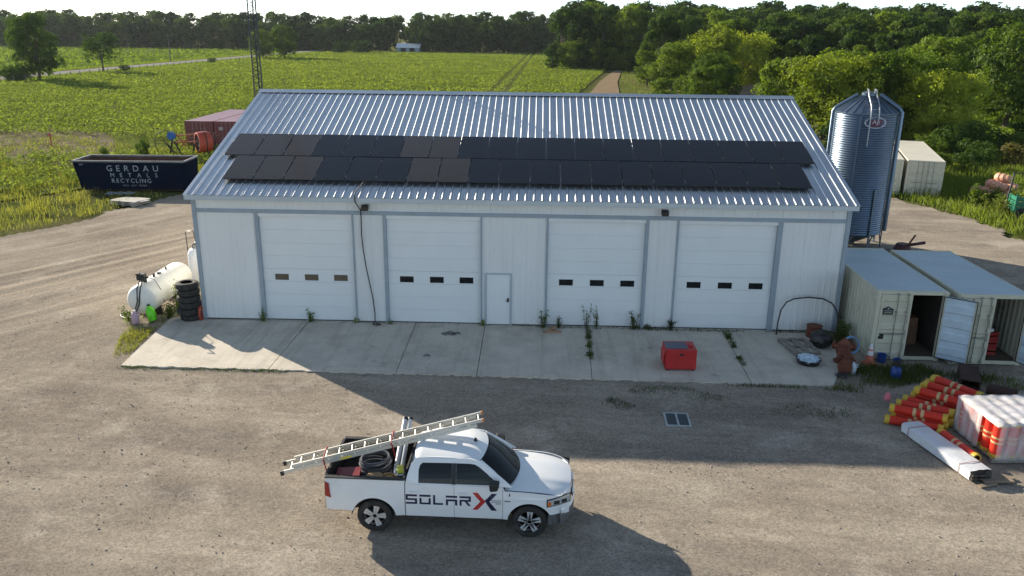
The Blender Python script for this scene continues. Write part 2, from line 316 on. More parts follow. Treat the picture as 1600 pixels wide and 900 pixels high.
# ------------------------------------------------------------------ the workshop building
L = 24.871; ZT = 4.376; RY, RZ = 9.427, 8.261; EY, EZ = -.319, 5.082; OX = .2; BY = 2*RY
SL = math.atan2(RZ-EZ, RY-EY); SLEN = math.hypot(RZ-EZ, RY-EY)
m_wall = mat('white_siding', (.76, .765, .755), .42, var=.045, scale=.8, col2=(.66, .66, .63), thr=(.55, .8), spec=.4, stretch=(1, 1, .35))
m_trim = mat('blue_grey_trim', (.31, .365, .415), .45, var=.1, scale=1.5)
m_fasc = mat('fascia_metal', (.47, .54, .60), .38, .35, var=.06, scale=1.)
m_galv = mat('roof_steel', (.57, .595, .62), .30, .9, var=.10, scale=.55, col2=(.40, .44, .49), thr=(.48, .7), detail=7)
m_door = mat('overhead_door_paint', (.78, .80, .80), .5, var=.03, scale=.7, col2=(.70, .72, .71), thr=(.55, .85))
m_glassd = mat('dark_pane', (.012, .014, .016), .08, var=.1)
m_glassb = mat('dusty_pane', (.10, .085, .06), .2, var=.2)
m_dark = mat('dark_gap', (.02, .02, .022), .8)
m_rub = mat('black_rubber', (.018, .018, .019), .7, var=.3, scale=6, bump=.2)
B = thing('workshop_building', 'long white metal-clad workshop with ribbed steel roof and four overhead doors', 'building')
DO = [(2.50, 6.11), (7.42, 11.04), (13.62, 17.30), (18.55, 22.24)]; DH = 4.22; PD = (11.26, 12.19, 2.07)
# wall sheets: ribbed profile over [x0,x1] x [z0,z1], front face at y=0 looking to -y
def rib_sheet(x0, x1, z0, z1, pitch=.2286, rw=.022, rd=.019):
    q = MB(); pr = [(x0, 0)]; k = math.ceil(x0/pitch)
    while k*pitch < x1-.03:
        c = k*pitch; k += 1
        if c < x0+.03: continue
        d = rd if k % 2 else rd*.45
        pr += [(c-rw*1.6, 0), (c-rw*.7, -d), (c+rw*.7, -d), (c+rw*1.6, 0)]
    pr.append((x1, 0)); n_ = len(pr)
    vs = [(x, y, z) for z in (z0, z1) for x, y in pr]+[(x0, .03, z0), (x1, .03, z0), (x0, .03, z1), (x1, .03, z1)]
    fs = [(i, i+1, n_+i+1, n_+i) for i in range(n_-1)]+[(2*n_, 2*n_+1, 2*n_+3, 2*n_+2), (0, 2*n_, 2*n_+2, n_), (n_-1, 2*n_-1, 2*n_+3, 2*n_+1)]
    q.add(vs, fs); return q
def wall_run(x0, x1, z0, z1, w=.9144):
    x = x0
    while x < x1-.05:
        e = min(x1, (math.floor(x/w+1e-4)+1)*w)
        if x1-e < .1: e = x1
        rib_sheet(x+.0015, e-.0015, z0, z1).build('wall_sheet', m_wall, B); x = e
wall_run(.12, DO[0][0]-.14, .06, ZT-.02); wall_run(DO[0][1]+.06, DO[1][0]-.12, .06, ZT-.02)
wall_run(DO[1][1]+.06, PD[0]-.07, .06, ZT-.02); wall_run(PD[1]+.07, DO[2][0]-.07, .06, ZT-.02); wall_run(PD[0]-.07, PD[1]+.07, PD[2]+.08, ZT-.02)
wall_run(DO[2][1]+.12, DO[3][0]-.07, .06, ZT-.02); wall_run(DO[3][1]+.18, L-.12, .06, ZT-.02)
wall_run(.12, L-.12, ZT+.12, 5.04)
# structural core set back behind the sheets, side gables and back
q = MB(); q.box(.1, L-.1, .25, BY-.05, -.1, 4.98); q.build('core', m_dark, B)
for sx_, xx in ((-1, 0.), (1, L)):
    q = MB(); prof = []; yy = 0.
    n_ = int(BY/.2286)
    for i in range(n_+1):
        c = i*.2286; d = (.019 if i % 2 else .009)*sx_
        for a, b_ in ((-.035, 0), (-.015, d), (.015, d), (.035, 0)):
            if 0 <= c+a <= BY: prof.append((c+a, b_))
    top = lambda y: min(EZ+(y-EY)*math.tan(SL), EZ+(2*RY-EY-y)*math.tan(SL))-.06
    vs = [(xx+d, y, .06) for y, d in prof]+[(xx+d, y, top(y)) for y, d in prof]; k = len(prof)
    q.add(vs, [(i, i+1, k+i+1, k+i) for i in range(k-1)]); q.build('gable_wall', m_wall, B)
q = MB(); q.box(0.05, L-.05, BY-.04, BY, .06, 5.0); q.build('back_wall', m_wall, B)
# trims
def trim(x0, x1, z0, z1, y0=-.045, y1=.04, m=m_trim, name='trim'):
    q = MB(); q.box(x0, x1, y0, y1, z0, z1); return q.build(name, m, B, bevel=.006)
trim(-.03, .13, .03, 5.02, -.05, .16, name='corner_trim'); trim(L-.13, L+.03, .03, 5.02, -.05, .16, name='corner_trim')
trim(.14, L-.14, ZT-.02, ZT+.12, -.06, name='header_trim')
for i, (a, b_) in enumerate(DO):
    lw = (.14, .12, .07, .07)[i]; rw_ = (.06, .06, .12, .18)[i]
    trim(a-lw, a, .02, ZT-.022, -.055, .15, name='door_jamb'); trim(b_, b_+rw_, .02, ZT-.022, -.055, .15, name='door_jamb')
    trim(a+.002, b_-.002, DH, ZT-.022, -.03, .15, m=m_wall, name='door_head')
    q = MB(); q.box(a+.002, b_-.002, .002, .012, .02, DH); 
    d = tag(thing('overhead_door', None, None)); d.parent = B; d.location = (a, .09, .04)
    w = b_-a; n_ = 8; hs = (DH-.05)/n_
    for j in range(n_):
        z0 = j*hs; q = MB()
        if j == 3 or (j == 2 and False):
            zc0, zc1 = z0+.06, z0+.06+.25; holes = []
            for c in (.13, .455, .775):
                x0 = w*c-.02; holes.append([(x0, zc0), (x0+.54, zc0), (x0+.54, zc1), (x0, zc1)])
            q.prism([(0.004, z0+.004), (w-.004, z0+.004), (w-.004, z0+hs-.004), (.004, z0+hs-.004)], lambda x, z: (x, 0, z), lambda x, z: (x, .04, z), holes=holes)
            for h in holes:
                p_ = MB(); p_.box(h[0][0]-.01, h[1][0]+.01, .012, .022, zc0-.01, zc1+.01); p_.build('pane', m_glassb if i == 0 else m_glassd, d)
                p_ = MB()
                x0, x1 = h[0][0], h[1][0]
                p_.box(x0-.02, x1+.02, -.008, .003, zc0-.02, zc0); p_.box(x0-.02, x1+.02, -.008, .003, zc1, zc1+.02); p_.box(x0-.02, x0, -.008, .003, zc0+.001, zc1-.001); p_.box(x1, x1+.02, -.008, .003, zc0+.001, zc1-.001); p_.build('window_frame', m_door, d)
        else: 
            q.box(.004, w-.004, 0, .04, z0+.0015, z0+hs-.0015)
        # pressed horizontal ribs
        
        q.build('door_section', m_door, d, bevel=.002)
    q = MB(); q.box(0, w, .015, .035, -.03, .01); q.build('bottom_seal', m_rub, d)
# personnel door
d = tag(thing('entrance_door', None, None)); d.parent = B; d.location = (PD[0], 0, .03)
w = PD[1]-PD[0]; q = MB(); q.box(0.004, w-.004, .02, .06, 0, PD[2]-.03); q.build('door_leaf', m_door, d, bevel=.006)
q = MB(); q.box(-.07, 0, -.03, .08, -.02, PD[2]+.05); q.box(w, w+.07, -.03, .08, -.02, PD[2]+.05); q.box(0, w, -.03, .08, PD[2]-.025, PD[2]+.05); q.build('frame', m_fasc, d)
m_hw = mat('dark_hardware', (.05, .05, .05), .4, .6)
q = MB(); q.box(w-.12, w-.05, -.012, .02, .93, 1.09); q.tube([(w-.085, -.01, 1.0), (w-.085, -.06, 1.0), (w-.18, -.06, 1.0)], .012); q.build('handle', m_hw, d)
# eaves fascia + soffit
q = MB(); q.box(-OX, L+OX, EY-.0, EY+.03, EZ-.2, EZ-.02); q.build('fascia', m_fasc, B)
q = MB(); q.box(-OX, L+OX, EY+.031, 0.0, EZ-.1, EZ-.08); q.build('soffit', m_wall, B)
for xx in (-OX, L+OX-.03):
    q = MB(); q.prism([(EY, EZ-.2), (RY, RZ-.2), (BY-EY, EZ-.2), (BY-EY, EZ-.015), (RY, RZ-.015), (EY, EZ-.015)], lambda y, z: (xx, y, z), lambda y, z: (xx+.03, y, z)); q.build('rake_trim', m_fasc, B)
# roof sheets: three ribs each, running from eave to ridge
def roof_sheet(w, ribs, ln):
    q = MB(); pr = [(0, 0)]
    for c in ribs: pr += [(c-.042, 0), (c-.016, .03), (c+.016, .03), (c+.042, 0)]
    for c in (ribs[0]+.1016, ribs[0]+.203, ribs[-1]+.1016, ribs[-1]+.203):
        if c+.03 < w and all(abs(c-r) > .06 for r in ribs): pr += [(c-.016, 0), (c, .006), (c+.016, 0)]
    pr = sorted(set(pr)); pr.append((w, 0)); n_ = len(pr)
    q.add([(x, -.03, z) for x, z in pr]+[(x, ln, z) for x, z in pr], [(i, i+1, n_+i+1, n_+i) for i in range(n_-1)]); return q.mesh('roof_sheet', m_galv)
nS = 27; wS = (L+2*OX)/nS; sm = roof_sheet(wS-.002, [wS*.167, wS*.5, wS*.833], SLEN)
roof = MB(); roof.box(-OX+.03, L+OX-.03, EY+.04, RY, -.0, .01)
for i in range(nS):
    for sd in (0, 1):
        o = link('roof_sheet', sm, B); x = -OX+i*wS+.001; jit = .0012*math.sin(i*7.1+sd)
        if sd == 0: o.location = (x, EY, EZ+jit); o.rotation_euler = (SL, 0, 0)
        else: o.location = (x+wS-.002, BY-EY, EZ+jit); o.rotation_euler = (SL, 0, math.pi)
q = MB(); q.prism([(-.34, -.34*math.tan(SL)+.045), (0, .05), (.34, -.34*math.tan(SL)+.045), (.34, -.34*math.tan(SL)+.033), (0, .038), (-.34, -.34*math.tan(SL)+.033)], lambda y, z: (-OX-.01, RY+y, RZ+z), lambda y, z: (L+OX+.01, RY+y, RZ+z)); q.build('ridge_cap', m_galv, B)
# wall lights
m_bronze = mat('bronze_lamp', (.05, .045, .04), .5, .3); m_lens = mat('lamp_lens', (.5, .5, .46), .2)
for lx in (6.68, 17.95):
    d = thing('wall_light', 'dark floodlight on the white band above the %s' % ('first wall pier with the hanging cable' if lx < 10 else 'pier between the third and fourth doors'), 'wall light', (lx, -.02, 4.66), 0, 'floodlights under the eave')
    q = MB(); q.box(-.06, .06, -.05, 0, -.06, .06); q.bar((0, -.04, 0), (0, -.14, .03), .03); q.build('bracket', m_bronze, d)
    q = MB(); q.prism([(-.10, .12), (-.33, .06), (-.30, -.10), (-.10, -.03)], lambda y, z: (-.13, y, z), lambda y, z: (.13, y, z)); q.build('housing', m_bronze, d, bevel=.01)
    q = MB(); q.prism([(-.115, -.04), (-.29, -.108), (-.288, -.118), (-.113, -.05)], lambda y, z: (-.11, y, z), lambda y, z: (.11, y, z)); q.build('lens', m_lens, d)
# power cable from the array down the wall
q = MB(); q.tube([(6.5, 1.0, 5.62), (6.45, .35, 5.40), (6.33, -.1, 5.27), (6.33, -.36, 5.12), (6.36, -.38, 4.9), (6.5, -.2, 4.6), (6.5, -.12, 4.3), (6.48, -.1, 3.6), (6.52, -.1, 3.0), (6.60, -.1, 2.3), (6.72, -.1, 1.6), (6.82, -.1, 1.0), (6.87, -.1, .4), (6.86, -.12, .05), (6.80, -.25, .025), (6.95, -.38, .02), (7.12, -.3, .02), (7.05, -.2, .02), (6.9, -.22, .04)], .022, 6)
tag(q.build('power_cable', mat('cable_sheath', (.03, .03, .035), .6), smooth=60), 'dark cable hanging down the pier between first and second overhead doors', 'cable')
# ------------------------------------------------------------------ solar panels
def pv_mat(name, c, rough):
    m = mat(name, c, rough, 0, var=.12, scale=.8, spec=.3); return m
m_pv = pv_mat('pv_blue_black', (.006, .0065, .010), .08); m_pv_sheen = pv_mat('pv_painted_sheen', (.048, .038, .032), .14)  # second glass has the warm sky reflection painted into its colour
m_pvf = mat('pv_black_frame', (.018, .018, .02), .35, .5); m_alu = mat('aluminium', (.68, .69, .70), .32, .95, var=.05)
PW, PL_ = 1.165, 2.0
def pv_mesh():
    f_ = MB(); t_ = .035
    f_.box(0, PW, 0, .012, 0, t_); f_.box(0, PW, PL_-.012, PL_, 0, t_); f_.box(0, .012, .0121, PL_-.0121, 0, t_); f_.box(PW-.012, PW, .0121, PL_-.0121, 0, t_)
    g_ = MB(); g_.box(.0121, PW-.0121, .0121, PL_-.0121, .012, t_-.003); return f_.mesh('frame', m_pvf), g_.mesh('glass', m_pv), g_.mesh('glass', m_pv_sheen)
pf, pg, pg_sheen = pv_mesh(); ORD = ['first', 'second', 'third', 'fourth', 'fifth', 'sixth', 'seventh', 'eighth', 'ninth', 'tenth', 'eleventh', 'twelfth', 'thirteenth', 'fourteenth', 'fifteenth', 'sixteenth', 'seventeenth', 'eighteenth', 'nineteenth', 'twentieth']
random.seed(4)
MR = Matrix.Translation((0, EY, EZ)) @ Matrix.Rotation(SL, 4, 'X')
for row, (x0, s0, n_) in enumerate(((.42, 3.13, 20), (.98, 1.09, 19))):
    rw = 'upper' if row == 0 else 'lower'
    for rl in (.35, 1.62):
        q = MB(); q.box(x0-.06, x0+n_*1.19+.03, s0+rl-.02, s0+rl+.02, .045, .088)
        o = tag(q.build('mounting_rail', m_alu), 'aluminium rail under the %s solar row, %s of its pair' % (rw, 'nearer the eave' if rl < 1 else 'nearer the ridge'), 'rail'); o.matrix_world = MR
        f_ = MB()
        for j in range(22): f_.box(x0+.2+j*n_*1.19/22, x0+.25+j*n_*1.19/22, s0+rl-.03, s0+rl+.03, .0335, .0447)
        f_.build('bracket', m_alu, o)
    for i in range(n_):
        brown = (i in (0, 1, 2, 6, 7))  # panels whose glass colour carries the painted sheen
        o = thing('solar_panel', 'black solar panel, %s from the left gable in the %s roof row' % (ORD[i], rw), 'solar panel', group='solar panels in the %s row' % rw)
        tl = Matrix.Rotation(R_(random.uniform(-.25, .25)), 4, 'X') @ Matrix.Rotation(R_(random.uniform(-.3, .3)), 4, 'Y')
        o.matrix_world = MR @ Matrix.Translation((x0+i*1.19, s0, .093)) @ tl
        link('frame', pf, o); link('glass', pg_sheen if brown else pg, o)
        if i:
            for cy in (.35, 1.62):
                q = MB(); q.box(-.022, -.003, cy-.03, cy+.03, -.004, .04); q.build('clamp', m_alu, o)
        else:
            for cy in (.35, 1.62):
                q = MB(); q.box(-.03, -.001, cy-.02, cy+.02, -.004, .036); q.build('clamp', m_alu, o)
# ------------------------------------------------------------------ pickup truck
m_paint = mat('white_truck_paint', (.82, .83, .84), .28, var=.02, scale=2, coat=.7, spec=.5, col2=(.72, .70, .66), thr=(.56, .8))
m_tint = mat('tinted_glass', (.005, .006, .007), .03, var=.05, spec=.32)
m_blk = mat('black_plastic', (.02, .02, .021), .55, var=.2); m_chr = mat('chrome', (.72, .73, .75), .12, 1.)
m_rim = mat('alloy_rim', (.62, .63, .64), .32, .35); m_tyre = mat('tyre_rubber', (.022, .021, .02), .85, var=.3, scale=5, col2=(.07, .06, .05), thr=(.5, .72))
m_red = mat('red_lens', (.32, .012, .012), .12, coat=.6); m_navy = mat('navy_decal', (.012, .018, .06), .4); m_rdec = mat('red_decal', (.50, .03, .03), .4); m_liner = mat('bed_liner', (.018, .018, .018), .8, var=.3, scale=8, bump=.3)
m_lamp = mat('headlamp', (.60, .60, .58), .15, .3, coat=1.); m_amb = mat('amber_lens', (.7, .16, .02), .15)
T = thing('pickup_truck', 'white crew-cab pickup with dark lettering and a ladder over its bed', 'pickup truck', (9.591, -12.98, -.03), -.018)
def hw(x, z):
    w = .965+.04*math.sin(math.pi*min(max((z-.45)/.95, 0), 1)) - .012*max(0, z-1.15)/.2
    w += .010*math.exp(-((z-1.02)/.03)**2)
    if x > 3.75: w -= .30*((x-3.75)/.82)**2.4
    if x < -1.0: w -= .05*((-1.0-x)/.25)**2
    for xc in (0, 3.57):
        q = math.hypot(x-xc, z-.42)
        if q < .68: w += .022*max(0, 1-(q-.5)/.18)
    return w
HX0, HX1 = 2.98, 4.5
def hoodz(x, y):
    t_ = (x-HX0)/(HX1-HX0); z = 1.262-.05*t_-.11*max(0, t_)**3.2
    z -= .07*abs(y/.93)**3.5; z += .022/(1+math.exp((abs(y)-.50)/.03)) * min(1, t_*3+.3)
    return z
def zhi(x):
    if x < .72: return 1.375
    if x < 2.98: return 1.285
    return min(1.285, hoodz(x, .93)+.002) if x < 4.45 else hoodz(x, .93)
def zlo(x):
    z = .47 if -.3 < x < 3.4 else (.56 if x < 0 else .60)
    for xc in (0, 3.57):
        d = abs(x-xc)
        if d < .505: z = max(z, .42+math.sqrt(.505**2-d*d))
    return z
def skin(name, x0, x1, sg, zl=zlo, zh=zhi, nz=14, m=m_paint, off=0.):
    xs = sorted(set([x0+(x1-x0)*i/max(2, int((x1-x0)/.035)) for i in range(max(2, int((x1-x0)/.035))+1)]+[q for xc in (0, 3.57) for q in (xc-.504, xc-.49, xc+.49, xc+.504) if x0 < q < x1]))
    q = MB(); k = len(xs)
    vs = [(x, sg*(hw(x, zl(x)+(zh(x)-zl(x))*j/nz)+off), zl(x)+(zh(x)-zl(x))*j/nz) for x in xs for j in range(nz+1)]
    vs += [(x, sg*(abs(y)-.03), z) for x, y, z in vs]; N_ = k*(nz+1)
    fs = []
    for i in range(k-1):
        for j in range(nz):
            a = i*(nz+1)+j; fs.append((a, a+nz+1, a+nz+2, a+1)); fs.append((N_+a, N_+a+1, N_+a+nz+2, N_+a+nz+1))
        a = i*(nz+1); fs.append((a, N_+a, N_+a+nz+1, a+nz+1)); a += nz; fs.append((a, a+nz+1, N_+a+nz+1, N_+a))
    for i in (0, k-1):
        for j in range(nz): a = i*(nz+1)+j; fs.append((a, a+1, N_+a+1, N_+a))
    q.add(vs, fs); return q.build(name, m, T, smooth=38)
m_gap = mat('panel_gap', (.03, .03, .03), .8)
for sg in (-1, 1):
    skin('bed_side', -1.2, .715, sg); skin('front_fender', 2.963, 4.47, sg)
    for x0, x1 in ((.735, 1.845), (1.853, 2.955)):
        d = skin('door', x0, x1, sg)
        hx = x0+.10
        q = MB(); q.box(hx, hx+.2, sg*(hw(hx, 1.12)+.012)-.022, sg*(hw(hx, 1.12)+.012)+.022, 1.095, 1.135); q.build('handle', m_paint, d, bevel=.008)
    # dark shell that closes the gaps, sills
    q = MB(); q.box(.70, 2.98, sg*.88-.03, sg*.88+.03, .45, 1.27); q.build('inner_sill', m_gap, T)
    # wheel housing
    for xc in (0, 3.57):
        q = MB(); q.grid(18, 1, lambda a, b: (xc+.54*math.cos(math.pi*a), sg*(.62+.36*b), .40+.54*math.sin(math.pi*a))); q.box(xc-.54, xc+.54, sg*.61-.01, sg*.61+.01, .4, 1.0); q.build('wheel_housing', m_blk, T)
# wheels: tyre + rim with five spokes
ty = MB(); MX = Matrix.Rotation(R_(90), 4, 'X')
ty.lathe([(.265, -.12), (.30, -.138), (.37, -.14), (.405, -.115), (.415, -.06), (.415, .06), (.405, .115), (.37, .14), (.30, .138), (.265, .12)], 40, MX, cap=False)
tm = ty.mesh('tyre', m_tyre, 40)
rm = MB(); rm.lathe([(.27, -.115), (.285, -.122), (.272, -.10), (.255, .05), (.25, .10)], 40, MX, cap=False)
rm.lathe([(.243, -.118), (.285, -.124), (.285, -.10), (.243, -.10), (.243, -.118)], 40, MX, cap=False)
rm.lathe([(.02, -.105), (.055, -.105), (.065, -.09), (.06, -.05)], 20, MX)
for k in range(5):
    a = k*2*math.pi/5+.3
    for sp in (-.13, .13):
        c0 = Vector((math.cos(a), 0, math.sin(a)))*.05; e_ = Vector((math.cos(a+sp), 0, math.sin(a+sp)))*.265
        rm.bar(c0+Vector((0, -.108, 0)), e_+Vector((0, -.108, 0)), .074, .03, up=(0, 1, 0))
rmm = rm.mesh('rim', m_rim, 40)
bk = MB(); bk.lathe([(.02, .0), (.25, .0)], 24, MX); bk.lathe([(.02, -.03), (.17, -.03), (.17, -.01)], 24, MX); bkm = bk.mesh('brake_disc', m_hw)
hubm = MB(); hubm.lathe([(.001, -.113), (.035, -.112), (.04, -.10)], 16, MX); hubm = hubm.mesh('hub_cap', m_blk)
for xc in (0, 3.57):
    for sg in (-1, 1):
        w_ = tag(bpy.data.objects.new('wheel', None)); COL.objects.link(w_); w_.parent = T; w_.location = (xc, sg*.845, .415); w_.rotation_euler = (0, random.uniform(0, 2), 0 if sg < 0 else math.pi)
        link('tyre', tm, w_); link('rim', rmm, w_); link('brake_disc', bkm, w_); link('hub_cap', hubm, w_)
# hood, cowl, front
q = MB(); q.grid(26, 28, lambda a, b: ((lambda x, y: (x-.16*abs(y/.93)**2.6*a, y*(1-.10*a**3), hoodz(x-.0*a, y)))(HX0+.02+(HX1-HX0)*a, -.925+1.85*b))); q.build('hood', m_paint, T, smooth=50)
q = MB(); q.grid(4, 10, lambda a, b: (2.92+.14*a, -.86+1.72*b, 1.235+.012*a-.03*abs(2*b-1)**3)); q.build('cowl', m_blk, T, smooth=50)
def front(x_off, z0, z1, nm, m, yw=.88, bulge=0):
    q = MB(); q.grid(24, 6, lambda a, b: ((lambda y: (4.53+x_off-.30*abs(y/.93)**2.8+bulge*math.sin(math.pi*b), y, z0+(z1-z0)*b))(-yw+2*yw*a))); return q.build(nm, m, T, smooth=50)
front(0, .74, 1.085, 'grille_surround', m_paint, .90, .02); front(.012, .80, 1.02, 'grille', m_blk, .46, .02)
q = MB()
q.box(4.545, 4.575, -.46, .46, .895, .925); q.box(4.545, 4.575, -.03, .03, .80, 1.02); q.build('grille_bar', m_chr, T)
front(.05, .62, .78, 'front_bumper', m_paint, .94, .03); front(.05, .36, .62, 'bumper_valance', mat('grey_plastic', (.10, .10, .105), .6), .965, .02)
for sg in (-1, 1): q = MB(); q.grid(8, 3, lambda a, b: ((lambda x: (x, sg*(hw(x, .6)+.006), .38+.25*b))(4.0+.32*a))); q.build('valance_side', mat('grey_plastic', (.10, .10, .105), .6), T, smooth=60)
for sg in (-1, 1):
    h = MB(); h.grid(14, 5, lambda a, b: ((lambda x, z: (x, sg*(hw(min(x, 4.46), z)+.012-.0*a), z))(3.98+.50*a, .86+.10*a*.6+(.15+.03*a)*b))); hl = h.build('headlight', m_lamp, T, smooth=60)
    h = MB(); h.grid(14, 5, lambda a, b: ((lambda x, z: (x, sg*(hw(min(x, 4.46), z)+.007), z))(3.955+.54*a, .835+.10*a*.6+(.20+.03*a)*b))); h.build('bezel', m_blk, hl, smooth=60)
    h = MB(); h.grid(6, 4, lambda a, b: ((lambda x, z: (x, sg*(hw(min(x, 4.46), z)+.016), z))(4.12+.13*a, .90+.09*b))); h.grid(6, 4, lambda a, b: ((lambda x, z: (x, sg*(hw(min(x, 4.46), z)+.016), z))(4.29+.12*a, .915+.09*b))); h.build('projector', m_blk, hl, smooth=60)
    h = MB(); h.grid(3, 3, lambda a, b: ((lambda x, z: (x, sg*(hw(x, z)+.016), z))(3.985+.07*a, .868+.10*b))); h.build('indicator', m_amb, hl)
    # tail lamp wraps the rear corner
    h = MB(); h.box(-1.245, -1.03, sg*.93-.02, sg*.93+.062, .90, 1.26); 
    h = MB(); h.prism([(-1.215, .93), (-1.05, .90), (-1.10, 1.24), (-1.215, 1.26)], lambda x, z: (x, sg*(hw(x, z)-.05), z), lambda x, z: (x, sg*(hw(x, z)+.03), z)); h.build('tail_light', m_red, T)
    # mirror
    h = MB(); h.bar((2.79, sg*.92, 1.33), (2.77, sg*1.08, 1.38), .07, .04); h.build('mirror_arm', m_blk, T)
    h = MB(); h.prism([(2.70, 1.31), (2.88, 1.33), (2.90, 1.50), (2.68, 1.54)], lambda x, z: (x, sg*1.03, z), lambda x, z: (x-.03, sg*1.22, z-.01)); h.build('wing_mirror', m_blk, T, bevel=.03)
# greenhouse
ZB = 1.272; ZR = 1.875
def cy(x, z): 
    y = .965-.235*((z-ZB)/(ZR-ZB))**1.25
    if x > 2.35: y -= .10*((x-2.35)/.8)**1.5*(.25+.75*(z-ZB)/(ZR-ZB))
    return y
outer = [(.735, ZB), (1.2, ZB), (1.75, ZB), (2.3, ZB), (3.16, ZB), (2.96, 1.43), (2.73, 1.60), (2.54, 1.735), (2.40, 1.815), (2.2, 1.85), (1.8, 1.868), (1.4, 1.872), (1.1, 1.862), (.93, 1.835), (.85, 1.7), (.78, 1.5)]
win_r = [(1.03, 1.315), (1.79, 1.315), (1.79, 1.758), (1.12, 1.748), (1.06, 1.70), (1.03, 1.6)]
win_f = [(1.89, 1.315), (2.82, 1.315), (2.80, 1.38), (2.60, 1.555), (2.42, 1.69), (2.31, 1.745), (2.2, 1.757), (1.89, 1.758)]
def dense(P, st=.09):
    r = []
    for i in range(len(P)):
        a, b_ = P[i], P[(i+1) % len(P)]; k = max(1, int(math.hypot(b_[0]-a[0], b_[1]-a[1])/st))
        r += [(a[0]+(b_[0]-a[0])*j/k, a[1]+(b_[1]-a[1])*j/k) for j in range(k)]
    return r
for sg in (-1, 1):
    q = MB(); q.prism(dense(outer), lambda x, z: (x, sg*cy(x, z), z), lambda x, z: (x, sg*(cy(x, z)-.05), z), holes=[dense(win_r), dense(win_f)]); q.build('cab_side', m_paint, T)
    for wn_ in (win_r, win_f):
        q = MB(); q.prism(dense(wn_), lambda x, z: (x, sg*(cy(x, z)-.014), z), lambda x, z: (x, sg*(cy(x, z)-.02), z)); q.build('side_window', m_tint, T)
    q = MB(); q.prism(dense([(1.792, 1.312), (1.888, 1.312), (1.888, 1.76), (1.792, 1.758)], .05), lambda x, z: (x, sg*(cy(x, z)+.006), z), lambda x, z: (x, sg*(cy(x, z)-.006), z)); q.build('door_pillar', m_blk, T)
# roof skin
def edge_y(x): return cy(x, 1.862)+.012 if x < 2.36 else cy(x, 1.80)
q = MB(); q.grid(24, 24, lambda a, b: ((lambda x, v: (x+.16*(1-v*v)*max(0, a-.6)/.4, v*(edge_y(x)+.004), 1.858+.075*(1-abs(v)**2.4)-.085*max(0, (a-.72)/.28)**2-.05*max(0, (.10-a)/.10)**2))(.90+1.49*a, -1+2*b))); q.build('cab_roof', m_paint, T, smooth=60)
# windscreen and rear window
def ws(a, b):
    v = -1+2*b; zt = 1.845-.045*v*v; zb = 1.272-.012*v*v
    xt = 2.58-.17*v*v; xb = 3.31-.24*v*v; yt = .735-.06; yb = .885
    y = v*(yb+(yt-yb)*a); return (xb+(xt-xb)*a, y, zb+(zt-zb)*a+.03*math.sin(math.pi*a))
q = MB(); q.grid(12, 18, ws); q.build('windscreen', m_tint, T, smooth=60)
for sg in (-1, 1):
    q = MB(); q.tube([Vector(ws(.02+.95*k/8, (0 if sg < 0 else 1)))+Vector((0, sg*.018, .004)) for k in range(9)], .034, 8); q.build('windscreen_pillar', m_paint, T, smooth=60)
q = MB(); q.bar((3.12, -.55, 1.31), (3.17, .05, 1.315), .018); q.bar((3.16, .0, 1.31), (3.09, .62, 1.305), .018); q.build('wiper', m_blk, T)
q = MB(); q.add([(.735, -.93, 1.25), (.735, .93, 1.25), (.90, .745, 1.86), (.90, -.745, 1.86)], [(0, 1, 2, 3)]); q.box(.72, .76, -.93, .93, .8, 1.30); q.build('cab_back', m_paint, T)
q = MB(); q.add([(.752, -.76, 1.36), (.752, .76, 1.36), (.868, .66, 1.78), (.868, -.66, 1.78)], [(0, 1, 2, 3)]); o = q.build('rear_window', m_tint, T, loc=(-.012, 0, 0))
q = MB(); q.lathe([(.0, 0), (.05, 0), (.035, .05), (.012, .08)], 10, Matrix.Translation((2.25, .0, 1.925))); q.build('roof_antenna', m_blk, T)
# bed
q = MB(); q.box(-1.19, .70, -.86, .86, .80, .86); q.build('bed_floor', m_liner, T)
for sg in (-1, 1):
    q = MB(); q.box(-1.185, .70, sg*.90-.035, sg*.90+.035, .861, 1.36); q.build('bed_liner_wall', m_liner, T)
    q = MB(); q.box(-1.215, .71, sg*.925-.065, sg*.925+.062, 1.372, 1.398); q.build('bed_rail_cap', m_blk, T, bevel=.01)
q = MB(); q.box(.66, .705, -.86, .86, .861, 1.385); q.build('bed_bulkhead', m_liner, T)
tg = MB(); tg.box(-1.225, -1.19, -.88, .88, .70, 1.37); tg.build('tailgate', m_paint, T, bevel=.012)
tg = MB(); tg.box(-1.235, -1.165, -.86, .86, 1.372, 1.40); tg.box(-1.188, -1.16, -.85, .85, .87, 1.37); tg.build('tailgate_cap', m_blk, T)
tg = MB(); tg.grid(18, 5, lambda a, b: (-1.36+.20*abs(2*a-1)**3, -.95+1.9*a, .52+.22*b)); tg.grid(18, 2, lambda a, b: (-1.36+.20*abs(2*a-1)**3+b*.2*(1-abs(2*a-1)**3), -.95+1.9*a, .74)); tg.build('rear_bumper', m_chr, T, smooth=60)
for sg in (-1, 1): q = MB(); q.prism([(-1.30, .80), (-1.22, .90), (-1.02, .985), (-1.02, .80)], lambda x, y: (x, sg*y, .50), lambda x, y: (x, sg*y*1.0, .745)); q.build('bumper_corner', m_chr, T, bevel=.02)
q = MB(); q.box(-1.1, 4.2, -.5, .5, .36, .60); q.box(-1.0, -.6, -.86, .86, .5, .79); q.box(.55, 3.0, -.85, .85, .40, .48); q.build('chassis', m_blk, T)
q = MB(); q.box(.7, 2.95, -.86, .86, .6, 1.26); q.box(2.9, 4.2, -.7, .7, .6, 1.12); q.build('cabin_core', m_gap, T)
